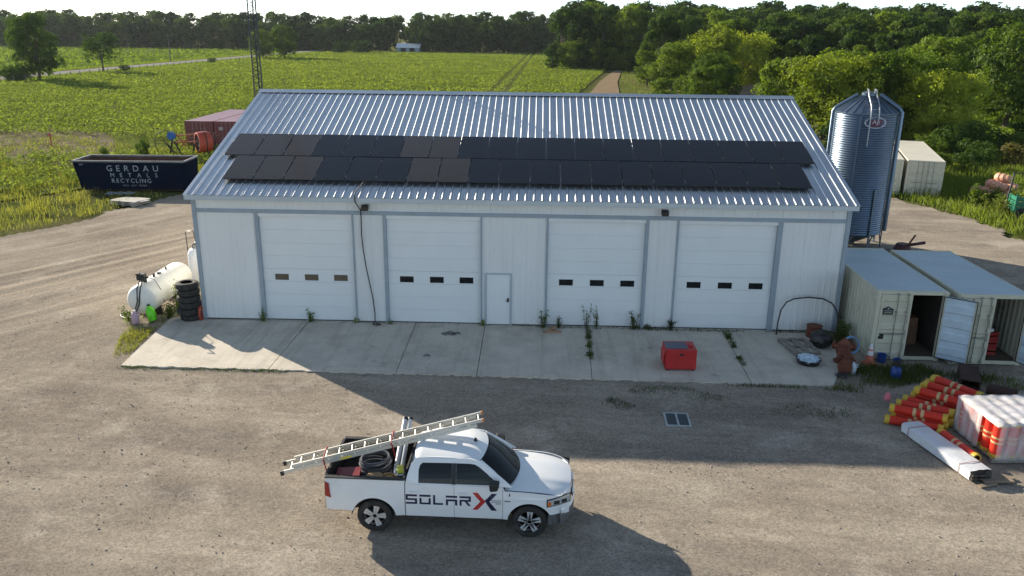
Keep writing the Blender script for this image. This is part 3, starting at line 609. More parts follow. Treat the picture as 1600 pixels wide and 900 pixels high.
# lettering on the doors
def letters(sg):
    S = []; h = .25; zb = .80; w_ = .258; t_ = .048
    def R(x0, x1, z0, z1): S.append([(x0, z0), (x1, z0), (x1, z1), (x0, z1)])
    x = .745
    # S
    R(x, x+w_, h-t_, h); R(x, x+t_, h*.5, h-t_); R(x, x+w_, h*.5-t_*.5, h*.5+t_*.5); R(x+w_-t_, x+w_, t_, h*.5); R(x, x+w_, 0, t_); x += w_+.055
    # O, split top bar
    R(x, x+w_, h-t_, h); R(x, x+t_, 0, h*.66); R(x+w_-t_, x+w_, 0, h*.66); R(x+t_, x+w_-t_, 0, t_); x += w_+.055
    # L
    R(x, x+t_, 0, h); R(x+t_, x+w_*.88, 0, t_); x += w_*.9+.06
    # A
    R(x, x+w_, h-t_, h); R(x, x+t_, 0, h*.62); R(x+w_-t_, x+w_, 0, h*.62); R(x+t_, x+w_-t_, h*.62-t_, h*.62); x += w_+.055
    # R
    R(x, x+w_, h-t_, h); R(x, x+t_, 0, h*.62); R(x+t_, x+w_, h*.44, h*.44+t_); R(x+w_-t_, x+w_, h*.44+t_, h-t_)
    S.append([(x+w_*.45, h*.44), (x+w_*.45+t_*1.3, h*.44), (x+w_, 0), (x+w_-t_*1.3, 0)]); x += w_+.035
    X1 = [[(x, .345), (x+.12, .345), (x+.30, .125), (x+.12, -.095), (x, -.095), (x+.18, .125)]]
    x2 = x+.19; X2 = [[(x2+.37, .335), (x2+.25, .335), (x2+.09, .15), (x2+.15, .08)], [(x2+.115, .10), (x2+.18, .16), (x2+.37, -.105), (x2+.24, -.105)]]
    for nm, PS, m_ in (('letter', S[:5], m_navy), ('letter', S[5:9], m_navy), ('letter', S[9:11], m_navy), ('letter', S[11:15], m_navy), ('letter', S[15:], m_navy), ('emblem_chevron', X1, m_rdec), ('emblem_chevron', X2, m_navy)):
        q = MB()
        for P in PS: q.prism(dense(P, .06), lambda a, b: (a, sg*(hw(a, b+zb)+.0035), b+zb), lambda a, b: (a, sg*(hw(a, b+zb)+.002), b+zb))
        q.build(nm, m_, T)
    # small print beside the emblem
    q = MB(); random.seed(3)
    for j, (a0, a1) in enumerate(((2.70, 2.93), (2.70, 2.93), (2.80, 2.93))):
        a = a0
        while a < a1-.02:
            l_ = random.uniform(.014, .022); z = .955-.042*j
            for P in ([(a, z), (a+l_, z), (a+l_, z+.007), (a, z+.007)], [(a, z), (a+.006, z), (a+.006, z+.026), (a, z+.026)], [(a, z+.02), (a+l_, z+.02), (a+l_, z+.026), (a, z+.026)]):
                q.prism(P, lambda c, b: (c, sg*(hw(c, b)+.0035), b), lambda c, b: (c, sg*(hw(c, b)+.002), b))
            a += l_+.010
    for k in range(4):
        a = 3.0+.035*k; q.prism([(a, .945), (a+.028, .945), (a+.028, .97), (a, .97)], lambda c, b: (c, sg*(hw(c, b)+.0035), b), lambda c, b: (c, sg*(hw(c, b)+.002), b))
    q.build('small_lettering', m_navy, T)
    q = MB(); q.prism([(3.1, 1.08), (3.125, 1.08), (3.125, 1.15), (3.1, 1.15)], lambda c, b: (c, sg*(hw(c, b)+.006), b), lambda c, b: (c, sg*(hw(c, b)+.0), b)); q.build('fender_vent', m_blk, T)
letters(-1)
for ch in T.children:                                   # short rear overhang
    if ch.type == 'MESH':
        for v_ in ch.data.vertices:
            if v_.co.x < -.56: v_.co.x = -.56+(v_.co.x+.56)*.86
# ------------------------------------------------------------------ load on the truck
m_lad = mat('ladder_aluminium', (.66, .64, .58), .42, .45, var=.08, scale=3); m_orange = mat('orange_plastic', (.62, .22, .03), .5)
A_ = Vector((7.36, -13.37, 1.25)); B_ = Vector((11.98, -12.66, 2.26)); LL = (B_-A_).length; dx = (B_-A_).normalized(); dy = Vector((0, 0, 1)).cross(dx).normalized(); dz = dx.cross(dy)
ML = Matrix((dx, dy, dz)).transposed().to_4x4(); ML.translation = A_
LD = thing('extension_ladder', 'aluminium extension ladder lying over the truck bed and cab roof', 'ladder'); LD.matrix_world = ML
for sec, (x0, x1, z, hw_) in enumerate(((0, LL-.15, 0, .23), (.25, LL, .085, .20))):
    for sg in (-1, 1):
        q = MB(); y = sg*hw_; q.box(x0, x1, y-.004, y+.004, z-.04, z+.04); q.box(x0, x1, min(y, y-sg*.028), max(y, y-sg*.028), z+.034, z+.0399); q.box(x0, x1, min(y, y-sg*.028), max(y, y-sg*.028), z-.0399, z-.034); q.build('rail', m_lad, LD)
    x = x0+.18
    while x < x1-.08:
        q = MB(); q.tube([(x, -hw_-.008, z), (x, hw_+.008, z)], .017, 8); q.build('rung', m_lad, LD); x += .3048
for sg in (-1, 1):
    q = MB(); q.box(LL-.002, LL+.035, sg*.20-.02, sg*.20+.02, .04, .13); q.build('end_cap', m_orange, LD)
    q = MB(); q.box(-.06, .02, sg*.23-.025, sg*.23+.025, -.07, .045); q.build('foot', m_blk, LD)
    q = MB(); q.box(1.35, 1.62, sg*.2345, sg*.2365, -.028, .028); q.build('warning_sticker', mat('yellow_sticker', (.75, .6, .05), .5), LD)
m_strap = mat('red_strap', (.35, .02, .025), .7)
for sx_ in (.98, 2.6):
    q = MB(); q.tube([Vector((sx_, -.26, -.30)), Vector((sx_, -.26, .10)), Vector((sx_+.02, -.1, .14)), Vector((sx_+.05, .25, .14)), Vector((sx_+.05, .26, -.25))], .016, 6); q.build('tie_down_strap', m_strap, LD)
def tw(x, y, z): 
    c, s_ = math.cos(-.018), math.sin(-.018); return (9.591+c*x-s_*y, -12.98+s_*x+c*y, z-.03)
m_pvc = mat('grey_conduit', (.60, .62, .64), .35)
for k, (xo, lab) in enumerate(((.50, 'pale grey pipe sticking up past the far bed side, nearer the cab'), (.37, 'pale grey pipe sticking up past the far bed side, nearer the tailgate'))):
    p_ = thing('pipe', lab, 'pipe', tw(xo, 0, 0), -.018, 'pipes crossing the truck bed')
    a, b_ = Vector((.0, -.70, .92)), Vector((-.02, 1.28, 1.78)); q = MB(); q.tube([a, b_], .06, 14); q.build('tube', m_pvc, p_, smooth=50)
    q = MB(); q.tube([b_-(b_-a).normalized()*.05, b_+(b_-a).normalized()*.02], .066, 14); q.build('end_cap', m_blk, p_, smooth=50)
# coil of conduit
q = MB(); random.seed(8)
for k in range(9):
    r = .36-.012*(k % 3)+random.uniform(-.012, .012); z = .98+.055*k; ox, oy = random.uniform(-.03, .03), random.uniform(-.03, .03)
    q.tube([(r*math.cos(a*.2618)+ox, r*math.sin(a*.2618)+oy, z+.03*math.sin(a*.2618+k)) for a in range(24)], .027, 6, closed=True)
tag(q.build('cable_coil', mat('grey_cable', (.10, .105, .12), .4, .2), loc=tw(-.15, -.05, 0), smooth=60), 'thick coil of dark grey cable in the truck bed', 'cable coil')
def spool(lab, x, y, z, r, h, axis, m1, m2, nm='cable_spool'):
    s_ = thing(nm, lab, 'spool', tw(x, y, z), -.018); MM = Matrix.Rotation(R_(90), 4, 'X') if axis == 'y' else Matrix()
    for e in (-1, 1):
        q = MB(); q.lathe([(r, e*h/2-.015), (r, e*h/2+.015)], 20, MM); q.build('flange', m1, s_)
    q = MB(); q.lathe([(r*.72, -h/2+.016), (r*.76, 0), (r*.72, h/2-.016)], 20, MM); q.build('winding', m2, s_)
m_wood = mat('spool_wood', (.42, .27, .14), .75, var=.2, scale=5); m_cop = mat('copper_winding', (.30, .15, .07), .5, .3)
spool('brown wire spool lying below the coil in the truck bed', -.05, -.60, 1.08, .2, .3, 'x', m_wood, m_cop)
spool('brown wire spool lying against the cab in the truck bed', .28, -.62, 1.10, .21, .16, 'y', m_wood, mat('yellow_winding', (.55, .48, .08), .5))
q = MB(); q.box(-.27, .27, -.2, .2, .86, 1.14); q.box(-.28, .28, -.21, .21, 1.142, 1.19); q.box(-.08, .08, -.235, -.21, 1.0, 1.06)
tag(q.build('tool_box', mat('red_box', (.20, .012, .015), .45), loc=tw(-.72, -.35, 0), rz=.1, bevel=.012), 'dark red tool box by the tailgate in the truck bed', 'tool box')
jb = thing('junction_box', 'stacked silver and yellow fittings wedged beside the cab in the bed', 'fittings', tw(.55, -.55, .86), .2)
q = MB(); q.box(-.09, .09, -.16, .16, 0, .50); q.build('case', m_alu, jb, bevel=.02)
for k in range(4):
    q = MB(); q.box(-.06, .06, -.163, -.161, .05+k*.115, .13+k*.115); q.build('slot', m_blk, jb)
q = MB(); q.box(-.08, .08, -.10, .14, .501, .60); q.build('lid', mat('yellow_lid', (.62, .60, .06), .5), jb, bevel=.02)
# ------------------------------------------------------------------ flat lettering from the built-in font
def text_poly(body, size, sx=1.):
    cu = bpy.data.curves.new('t', 'FONT'); cu.body = body; cu.size = size; cu.align_x = 'LEFT'; cu.resolution_u = 3
    o = bpy.data.objects.new('t', cu); COL.objects.link(o); dg = bpy.context.evaluated_depsgraph_get(); dg.update()
    me = bpy.data.meshes.new_from_object(o.evaluated_get(dg)); V = [(v.co.x*sx, v.co.y) for v in me.vertices]; F = [tuple(p.vertices) for p in me.polygons]
    bpy.data.objects.remove(o); bpy.data.curves.remove(cu); bpy.data.meshes.remove(me)
    if not V: return [], [], size*.35
    x0 = min(a for a, _ in V); x1 = max(a for a, _ in V); return [(a-x0, b_) for a, b_ in V], F, x1-x0
# ------------------------------------------------------------------ shipping containers
def container(label, loc, rz, ln, col, la=0, ra=0, wear=(.30, .20, .12), sx=1., detail=True, group=None, back=True, inside_col=None, roof_t=(1., 1., 1.)):
    key = '%.2f_%.2f_%.1f' % (col[0], col[2], roof_t[0])
    m = mat('container_paint_'+key, col, .55, var=.08, scale=1.2, col2=tuple(c*.78 for c in col), thr=(.5, .8)); mw = mat('container_worn_'+key, col, .6, var=.1, scale=2.5, col2=wear, thr=(.60, .70))
    mr = mat('container_roof_'+key, tuple(min(.8, c*rt_) for c, rt_ in zip(col, roof_t)), .42, var=.06, scale=.7, col2=tuple(c*.85*rt_ for c, rt_ in zip(col, roof_t)), thr=(.5, .8)); mi = mat('container_door_tint_'+key, inside_col or tuple(c*.8 for c in col), .7, var=.1); mfl = mat('container_floor', (.13, .10, .07), .8, var=.3, scale=3)  # roof multiplier paints the blue sky reflection into the cream colour
    W, H = 2.44*sx, 2.59; C = thing('shipping_container', label, 'container', loc, rz, group)
    def corr(n_, fn, nm, mm):
        q = MB(); pr = []; pitch = .28
        L_ = n_; k = int(L_/pitch); pitch = L_/k
        for i in range(k): 
            a = i*pitch; pr += [(a, 0), (a+pitch*.25, 0), (a+pitch*.5, 1), (a+pitch*.75, 1)]
        pr.append((L_, 0)); N_ = len(pr); q.add([fn(a, d, 0) for a, d in pr]+[fn(a, d, 1) for a, d in pr], [(i, i+1, N_+i+1, N_+i) for i in range(N_-1)]); return q.build(nm, mm, C)
    for sd, nm in ((0, 'side_wall'), (1, 'side_wall')):
        corr(ln-.32, lambda a, d, t: ((.012+.034*d) if sd == 0 else W-.012-.034*d, .16+a, .15+t*(H-.25)), nm, mw)
        q = MB(); x0 = 0 if sd == 0 else W-.06
        q.box(x0, x0+.06, .16, ln-.16, .0, .16); q.box(x0, x0+.06, .16, ln-.16, H-.11, H-.01); q.build('side_rail', m, C)
    if back: corr(W-.3, lambda a, d, t: (.15+a, ln-.015-.034*d, .12+t*(H-.22)), 'end_wall', m)
    q = MB(); k = 40; q.grid(k, 1, lambda a, b: (.05+(W-.1)*b, .1+(ln-.2)*a, H-.02+(.014 if (round(a*k) % 2) else 0))); q.build('roof', mr, C)
    q = MB(); q.box(.06, W-.06, .05, ln-.05, .1, .16); q.build('floor', mfl, C)
    q = MB(); q.box(.061, W-.061, .2, ln-.1, .161, .17); 
    for y in (0, ln-.16):
        for x in (0, W-.15):
            q = MB(); q.box(x+.004, x+.146, y+.004, y+.156, .12, H-.12); q.build('corner_post', mw, C)
            for z in (0, H-.118):
                q = MB(); q.box(x-.004, x+.166-.012, y-.004, y+.166, z-.0, z+.122); q.build('corner_casting', m, C, bevel=.012)
        q = MB(); q.box(.151, W-.151, y+.02, y+.14, H-.13, H-.004); q.build('header', m, C); q = MB(); q.box(.151, W-.151, y+.01, y+.13, .03, .16); q.build('door_sill', mw, C)
    dw = (W-.31)/2; dh = H-.30
    for hx, sg, an in ((.155, 1, -la), (W-.155, -1, ra)):
        D = bpy.data.objects.new('door', None); COL.objects.link(D); D.parent = C; D.location = (hx, .0, .165); D.rotation_euler = (0, 0, R_(an))
        q = MB(); X = lambda a, b: (min(sg*a, sg*b), max(sg*a, sg*b))
        prof = [(.0, 0)]; nb = 4
        for i in range(nb):
            z0 = .12+i*(dh-.2)/nb; hh = (dh-.2)/nb; prof += [(z0+.02, 0), (z0+.07, .03), (z0+hh*.62, .03), (z0+hh*.62+.05, 0)]
        prof.append((dh, 0)); N_ = len(prof)
        x0, x1 = sg*.07, sg*(dw-.075)
        q.add([(x0, y, z) for z, y in prof]+[(x1, y, z) for z, y in prof]+[(x0, y+.008, z) for z, y in prof]+[(x1, y+.008, z) for z, y in prof], [(i, i+1, N_+i+1, N_+i) for i in range(N_-1)]+[(2*N_+i, 2*N_+i+1, 3*N_+i+1, 3*N_+i) for i in range(N_-1)])
        q.build('panel', mi if abs(an) > 5 and inside_col else m, D)  # open leaf: sky reflection painted in as pale blue
        q = MB(); a, b_ = X(0.003, .0699); q.box(a, b_, -.005, .05, 0, dh); a, b_ = X(dw-.0749, dw-.004); q.box(a, b_, -.005, .05, 0, dh); q.build('frame', m, D)
        q = MB(); a, b_ = X(.004, dw-.004); q.box(a, b_, .051, .07, .0, .025); q.box(a, b_, .051, .07, dh-.025, dh); a, b_ = X(.003, .028); q.box(a, b_, .051, .07, .026, dh-.026); a, b_ = X(dw-.03, dw-.005); q.box(a, b_, .051, .07, .026, dh-.026); q.build('gasket', m_rub, D)
        for rx in (dw*.52, dw*.84):
            q = MB(); q.tube([(sg*rx, -.045, -.05), (sg*rx, -.045, dh+.04)], .017, 8); q.box(sg*rx-.035, sg*rx+.035, -.06, -.02, -.09, -.02); q.box(sg*rx-.035, sg*rx+.035, -.06, -.02, dh+.0, dh+.06); q.box(sg*rx-.04, sg*rx+.04, -.066, -.01, dh*.36, dh*.36+.05); q.box(sg*rx-.04, sg*rx+.04, -.066, -.01, dh*.72, dh*.72+.05); q.build('lock_rod', m_hwg, D)
            q = MB(); a, b_ = X(rx-.02, rx-.40 if rx > .6 else rx-.36); q.box(min(a, b_), max(a, b_), -.085, -.068, dh*.36+.01, dh*.36+.045); q.build('lock_handle', m_hwg, D)
        for hz_ in (.12, .75, 1.45, 2.05):
            q = MB(); a, b_ = X(-.03, .09); q.box(a, b_, -.022, -.006, hz_, hz_+.07); q.build('hinge', m, D)
    return C, W, dw, dh
m_hwg = mat('galvanised_hardware', (.30, .30, .29), .45, .7, var=.2, scale=6); CREAM = (.56, .54, .42)
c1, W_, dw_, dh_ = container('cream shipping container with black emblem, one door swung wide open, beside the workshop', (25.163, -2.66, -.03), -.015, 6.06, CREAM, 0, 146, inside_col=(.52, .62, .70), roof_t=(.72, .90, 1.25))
m_bad = mat('black_print', (.02, .02, .022), .6)
q = MB(); bx = .25
q.prism([(bx, 1.72), (bx+.36, 1.72), (bx+.36, 1.93), (bx+.28, 1.96), (bx+.18, 2.02), (bx+.08, 1.96), (bx, 1.93)], lambda x, z: (x, -.011, z), lambda x, z: (x, .02, z)); q.build('emblem_plate', m_bad, c1)
m_pale = mat('pale_print', (.42, .42, .38), .6)
q = MB(); 
for z in (1.78, 1.85): q.box(bx+.04, bx+.32, -.0145, -.0115, z, z+.022)
q.box(bx+.15, bx+.21, -.0145, -.0115, 1.92, 1.97); q.build('emblem_print', m_pale, c1)
q = MB(); q.box(.22, .40, -.011, .02, .80, 1.0); q.build('data_plate', m_hw, c1)
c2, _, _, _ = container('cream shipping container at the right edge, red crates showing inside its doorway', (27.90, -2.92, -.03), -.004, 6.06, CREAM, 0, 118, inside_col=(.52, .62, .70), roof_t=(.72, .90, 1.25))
m_shade = mat('painted_shade', (.045, .036, .03), .9, var=.3, scale=2)  # dark panels added inside so the open containers look deep in shade
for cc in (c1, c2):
    q = MB(); q.box(.055, .068, .2, 5.85, .17, 2.4); q.build('shade_panel', m_shade, cc); q = MB(); q.box(.1, 2.34, 5.85, 5.87, .17, 2.4); q.build('shade_panel', m_shade, cc)
q = MB(); q.box(2.372, 2.385, .2, 5.85, .17, 2.4); q.build('shade_panel', m_shade, c1)
container('cream container with both doors shut, on weedy ground right of the silo', (39.75, 29.2, -.05), R_(-17), 12.19, (.66, .61, .48))
container('cream container half hidden behind the silo, left of its closed neighbour', (37.2, 30.05, -.05), R_(-17), 12.19, (.66, .61, .48))
rc = [container('dark red container at the field edge, %s' % t, (x, 47.6, -.05), 0, 12.19, (.20, .055, .06), sx=1.12) for t, x in (('standing behind the round red implement', -20.75), ('with white placard, partly hidden by the workshop roof', -17.9))]
q = MB(); q.box(.45, .85, -.02, -.012, 1.75, 2.05); q.build('placard', m_pale, rc[1][0])
# crates and odds in the open containers
m_crr = mat('red_crate_plastic', (.30, .02, .02), .5, var=.15)
def crate(loc, rz, lab, m=m_crr, w=.6, d=.4, h=.28):
    c = thing('crate', lab, 'crate', loc, rz, 'crates in the open containers'); q = MB(); q.box(-w/2, w/2, -d/2, d/2, 0, .02); q.build('base', m, c)
    for s_ in (-1, 1):
        for nm, bx_ in (('side', (s_*(w/2-.012), 0, .012, d/2)), ('end', (0, s_*(d/2-.012), w/2-.024, .012))):
            q = MB(); q.box(bx_[0]-bx_[2], bx_[0]+bx_[2], bx_[1]-bx_[3], bx_[1]+bx_[3], .021, h*.42); q.box(bx_[0]-bx_[2], bx_[0]+bx_[2], bx_[1]-bx_[3], bx_[1]+bx_[3], h*.62, h); q.build(nm, m, c)
for k in range(3): crate((29.45, -2.2, .14+k*.285), .1*k, '%s red crate of the stack inside the right container' % ('bottom', 'middle', 'top')[k])
q = MB(); q.lathe([(.001, 0), (.16, 0), (.19, .03), (.17, .09), (.05, .12), (.001, .12)], 14); tag(q.build('plastic_bag', mat('white_plastic', (.75, .75, .76), .5), loc=(29.45, -2.2, 1.0), smooth=60), 'crumpled white plastic on the red crates in the right container', 'plastic bag')
q = MB(); random.seed(5)
for k in range(3): q.box(-.3+.03*k, .32-.02*k, -.25, .25, .35*k+.002, .35*k+.345)
tag(q.build('carton', mat('brown_carton', (.22, .12, .07), .8, var=.2), loc=(26.95, -1.3, .14), rz=.2), 'brown cartons piled in the dark of the left open container', 'cartons')
# ------------------------------------------------------------------ grain silo
SX, SY = 30.62, 14.6; SR = 1.54
S_ = thing('grain_silo', 'tall corrugated steel feed silo with cone roof behind the workshop', 'silo', (SX, SY, -.05))
m_silo = mat('silo_steel', (.155, .205, .27), .36, .8, var=.14, scale=.8, col2=(.115, .155, .205), thr=(.5, .7), stretch=(1, 1, .3))
prof = []; z = .77
while z < 7.22: prof += [(SR, z), (SR+.028, z+.06)]; z += .12
q = MB(); q.lathe(prof, 64, cap=False); q.build('bin_wall', m_silo, S_, smooth=25)
q = MB(); q.lathe([(SR+.07, 7.19), (SR+.07, 7.23), (.34, 8.06), (.34, 8.10)], 24); q.build('cone_roof', m_silo, S_, smooth=10)
for k in range(24):
    a = 2*math.pi*k/24; q = MB(); q.bar((math.cos(a)*(SR+.06), math.sin(a)*(SR+.06), 7.245), (math.cos(a)*.36, math.sin(a)*.36, 8.065), .03, .035); q.build('roof_rib', m_silo, S_)
q = MB(); q.lathe([(.36, 8.06), (.36, 8.2), (.30, 8.24), (.001, 8.28)], 20, cap=False); q.build('cap', m_silo, S_, smooth=40)
q = MB(); q.lathe([(SR, .78), (.3, .12), (.3, .06)], 32, cap=False); q.build('hopper', m_silo, S_, smooth=40)
for k in range(8):
    a = 2*math.pi*(k+.35)/8; q = MB(); c, s_ = math.cos(a), math.sin(a); q.bar((c*(SR+.07), s_*(SR+.07), 0), (c*(SR+.07), s_*(SR+.07), 7.1 if k % 2 else 3.3), .10, .06, up=(c, s_, 0)); q.build('leg', m_silo, S_)
    a2 = 2*math.pi*(k+1.35)/8; q = MB(); q.bar((c*(SR+.06), s_*(SR+.06), .25), (math.cos(a2)*(SR+.06), math.sin(a2)*(SR+.06), 1.9), .05); q.build('brace', m_silo, S_)
for ang, rr, nm in ((172, .085, 'fill_pipe'), (-22, .12, 'vent_pipe')):
    c, s_ = math.cos(R_(ang)), math.sin(R_(ang)); q = MB(); q.tube([(c*(SR+.16), s_*(SR+.16), .9), (c*(SR+.16), s_*(SR+.16), 7.25), (c*(SR+.02), s_*(SR+.02), 7.45), (c*.55, s_*.55, 8.13)], rr, 12); q.build(nm, m_silo, S_, smooth=45)
# ladder over the roof and wall
q = MB(); La = R_(-97)
def cyl(r, da, z): return (r*math.cos(La+da), r*math.sin(La+da), z)
for sd in (-1, 1):
    q.tube([cyl(.40, sd*.5, 8.22), cyl(.40, sd*.5, 8.42), cyl(.75, sd*.27, 8.38), cyl(.85, sd*.24, 8.15), cyl(SR+.1, sd*.12, 7.62), cyl(SR+.2, sd*.115, 7.3), cyl(SR+.2, sd*.115, 5.6 if sd < 0 else 6.9)], .028, 6)
for k in range(5): z = 7.45+.17*k; r = SR+.02-(z-7.2)*1.55; q.tube([cyl(r+.12, -.2/max(r, .4), z), cyl(r+.12, .2/max(r, .4), z)], .016, 6)
q.build('ladder', mat('ladder_steel', (.40, .42, .44), .4, .6), S_, smooth=60)
# oval sticker
def on_silo(x, z, off): a = R_(-92)+x/SR; return ((SR+off)*math.cos(a), (SR+off)*math.sin(a), z)
ov = [(.55*math.cos(2*math.pi*k/32), 6.80+.29*math.sin(2*math.pi*k/32)) for k in range(32)]
q = MB(); q.prism([(a, b_) for a, b_ in ov], lambda x, z: on_silo(x, z, .032), lambda x, z: on_silo(x, z, .036)); st_ = q.build('oval_sticker', mat('sticker_white', (.62, .58, .62), .5), S_)
q = MB(); 
for k in range(11): x0 = -.55+k*.1; q.prism([(x0, -9), (x0, -9), (x0, -9)], lambda x, z: (0, 0, 8), lambda x, z: (0, 0, 8)) if False else None
m_maro = mat('maroon_print', (.14, .035, .06), .5)
for (a, b_, c, d) in ((-.30, .30, 6.68, 6.96), (-.22, .22, 6.59, 6.65)):
    q.grid(10, 1, lambda u, v: on_silo(a+(b_-a)*u, c+(d-c)*v, .040))
q.build('sticker_panel', m_maro, st_)
V, F, w_ = text_poly('Ap', .33); q = MB(); q.add([on_silo(a-w_/2, b_+6.735, .044) for a, b_ in V], F); q.build('sticker_lettering', mat('sticker_pale', (.5, .46, .55), .5), st_)
q = MB(); q.lathe([(.5, 0), (.34, .3), (.3, .34)], 12, Matrix.Translation((33.0, 13.2, 0))); q.bar((32.9, 13.0, .25), (33.9, 12.6, .55), .14); q.bar((33.2, 13.1, .2), (33.4, 12.8, .9), .07); tag(q.build('auger_boot', mat('dark_maroon_steel', (.07, .02, .022), .6)), 'dark maroon auger intake lying at the foot of the silo', 'auger')
# ------------------------------------------------------------------ lattice tower
TW = thing('lattice_tower', 'slim steel lattice mast rising behind the left end of the roof', 'mast', (-3.95, 20.2, -.1)); m_tow = mat('tower_steel', (.05, .055, .065), .5, .6)
tv = [Vector((.27*math.cos(R_(a)), .27*math.sin(R_(a)), 0)) for a in (100, 220, 340)]; TH = 27
for v in tv: q = MB(); q.tube([v, v+Vector((0, 0, TH))], .042, 6); q.build('leg', m_tow, TW)
for k in range(int(TH/.46)):
    z = .1+k*.46; q = MB()
    for i in range(3):
        a, b_ = tv[i], tv[(i+1) % 3]; q.tube([a+Vector((0, 0, z)), b_+Vector((0, 0, z+.23))], .017, 4, cap=False); q.tube([b_+Vector((0, 0, z+.23)), a+Vector((0, 0, z+.46))], .017, 4, cap=False)
    q.build('lattice_bracing', m_tow, TW)
q = MB(); q.lathe([(.5, 0), (.5, .15)], 12); q.build('footing', m_conc, TW)
# ------------------------------------------------------------------ recycling skip
m_skip = mat('navy_skip_paint', (.004, .009, .024), .9, var=.25, scale=1.2, col2=(.02, .018, .02), thr=(.64, .74), spec=.0); m_skr = mat('skip_rust', (.10, .05, .035), .85, var=.3, scale=2); m_rim2 = mat('skip_rim_worn', (.17, .17, .18), .6, var=.3, scale=2)
K = thing('recycling_skip', 'long navy metal recycling skip with pale lettering at the yard edge', 'skip', (-19.2, 26.0, -.1), .05)
KL, KW, KH = 7.3, 2.6, 2.13; bt = [(0, 0), (KL, 0), (KL, KW), (0, KW)]; tp = [(-.38, -.08), (KL+.1, -.08), (KL+.1, KW+.08), (-.38, KW+.08)]
for i, nm in enumerate(('long_wall', 'end_wall', 'long_wall', 'end_wall')):
    a, b_ = bt[i], bt[(i+1) % 4]; c, d = tp[(i+1) % 4], tp[i]; cx, cy_ = KL/2, KW/2; t_ = .05
    inn = lambda p_, z: (p_[0]+(t_ if p_[0] < cx else -t_), p_[1]+(t_ if p_[1] < cy_ else -t_), z)
    q = MB(); q.add([(*a, .12), (*b_, .12), (*c, KH), (*d, KH)], [(0, 1, 2, 3)], 0); q.add([inn(a, .12), inn(b_, .12), inn(c, KH), inn(d, KH)], [(0, 1, 2, 3)], 1); q.build(nm, [m_skip, m_skr], K)
    q = MB(); q.bar((*d, KH), (*c, KH), .13, .12); q.build('rim', m_rim2, K)
    if i in (0, 2):
        n_ = 9
        for k in (0, n_-1) if i == 0 else range(n_):
            f_ = (k+.1)/(n_-.8); x0 = a[0]+(b_[0]-a[0])*f_; x1 = d[0]+(c[0]-d[0])*f_; yy = -.04 if i == 0 else .04; q = MB(); q.bar((x0, a[1]+yy, .14), (x1, d[1]+yy*.6, KH-.05), .12, .06, up=(0, 1, 0)); q.build('stiffener', m_skip, K)
q = MB(); q.box(.02, KL-.02, .02, KW-.02, .08, .13); q.build('floor_plate', m_skr, K)
for y in (.6, KW-.7): q = MB(); q.box(.1, KL-.1, y, y+.15, -.05, .08); q.build('skid', m_skip, K)
for y in (.5, KW-.7): q = MB(); q.lathe([(.12, 0), (.12, .2)], 12, Matrix.Translation((.25, y, .10)) @ Matrix.Rotation(R_(90), 4, 'X')); q.build('roller', m_hw, K)
m_skl = mat('skip_lettering', (.36, .42, .47), .7, var=.25, scale=5)
def skip_line(word, x0, x1, z, size, wgt=1.):
    tx = [text_poly(ch, size, wgt) for ch in word]; n_ = len(word); q = MB()
    gap = (x1-x0-sum(t[2] for t in tx))/max(1, n_-1); x = x0
    for V, F, w_ in tx:
        q.add([(x+a, -.012-.08*(z+b_)/KH+.0, z+b_) for a, b_ in V], F); x += w_+gap
        if size > .3 and V: q.build('letter', m_skl, K); q = MB()
    if q.f: o = q.build('small_lettering', m_skl, K); o['kind'] = 'stuff'
skip_line('GERDAU', 1.95, 5.55, 1.44, .60); skip_line('METALS', 2.15, 5.45, 1.02, .42); skip_line('RECYCLING', 2.2, 4.95, .62, .42); skip_line('905 357 9900', 2.95, 4.6, .36, .17)
V, F, w_ = text_poly('4005', .15); q = MB(); q.add([(.05+a, -.012-.08*(1.85+b_)/KH, 1.85+b_) for a, b_ in V], F); q.build('lettering', m_skl, K)
# ------------------------------------------------------------------ hay implement behind the skip
m_imp = mat('implement_red', (.50, .07, .03), .55, var=.15, scale=2); m_idk = mat('implement_dark', (.045, .035, .03), .7); m_imo = mat('implement_rusty_orange', (.40, .13, .05), .7, var=.25, scale=3)
I_ = thing('hay_rake', 'red round farm implement with spoked wheel and tines beside dark red containers', 'farm implement', (-18.6, 42.2, -.1), .1)
MD = Matrix.Translation((1.75, 0, 1.35)) @ Matrix.Rotation(R_(32), 4, 'Z') @ Matrix.Rotation(R_(90), 4, 'Y')
q = MB(); q.lathe([(.78, -.62), (.92, -.6), (.95, -.2), (.97, .25), (.90, .5), (.6, .66), (.15, .7)], 26, MD, cap=False); q.build('drum_housing', m_imp, I_, smooth=40)
q = MB(); q.lathe([(.80, -.5), (.001, -.45)], 20, MD, cap=False); q.build('drum_opening', m_idk, I_)
q = MB(); q.lathe([(.99, -.05), (1.0, 0), (.99, .05)], 26, MD, cap=False); q.build('drum_band', m_idk, I_)
for k in range(11):
    a = R_(-80+k*16); q = MB(); q.tube([(2.05+.85*math.cos(a), -.15, 1.35+.85*math.sin(a)), (2.05+1.3*math.cos(a), -.3, 1.35+1.3*math.sin(a))], .022, 5); q.build('tine', m_idk, I_)
q = MB(); q.tube([(-1.55+.98*math.cos(k*.2094), -.1, 1.25+1.15*math.sin(k*.2094)) for k in range(30)], .035, 5, closed=True); w_ = q.build('rake_wheel', m_idk, I_)
for k in range(12): a = k*math.pi/6; q = MB(); q.tube([(-1.55, -.1, 1.25), (-1.55+.98*math.cos(a), -.1, 1.25+1.15*math.sin(a))], .014, 4); q.build('spoke', m_idk, w_)
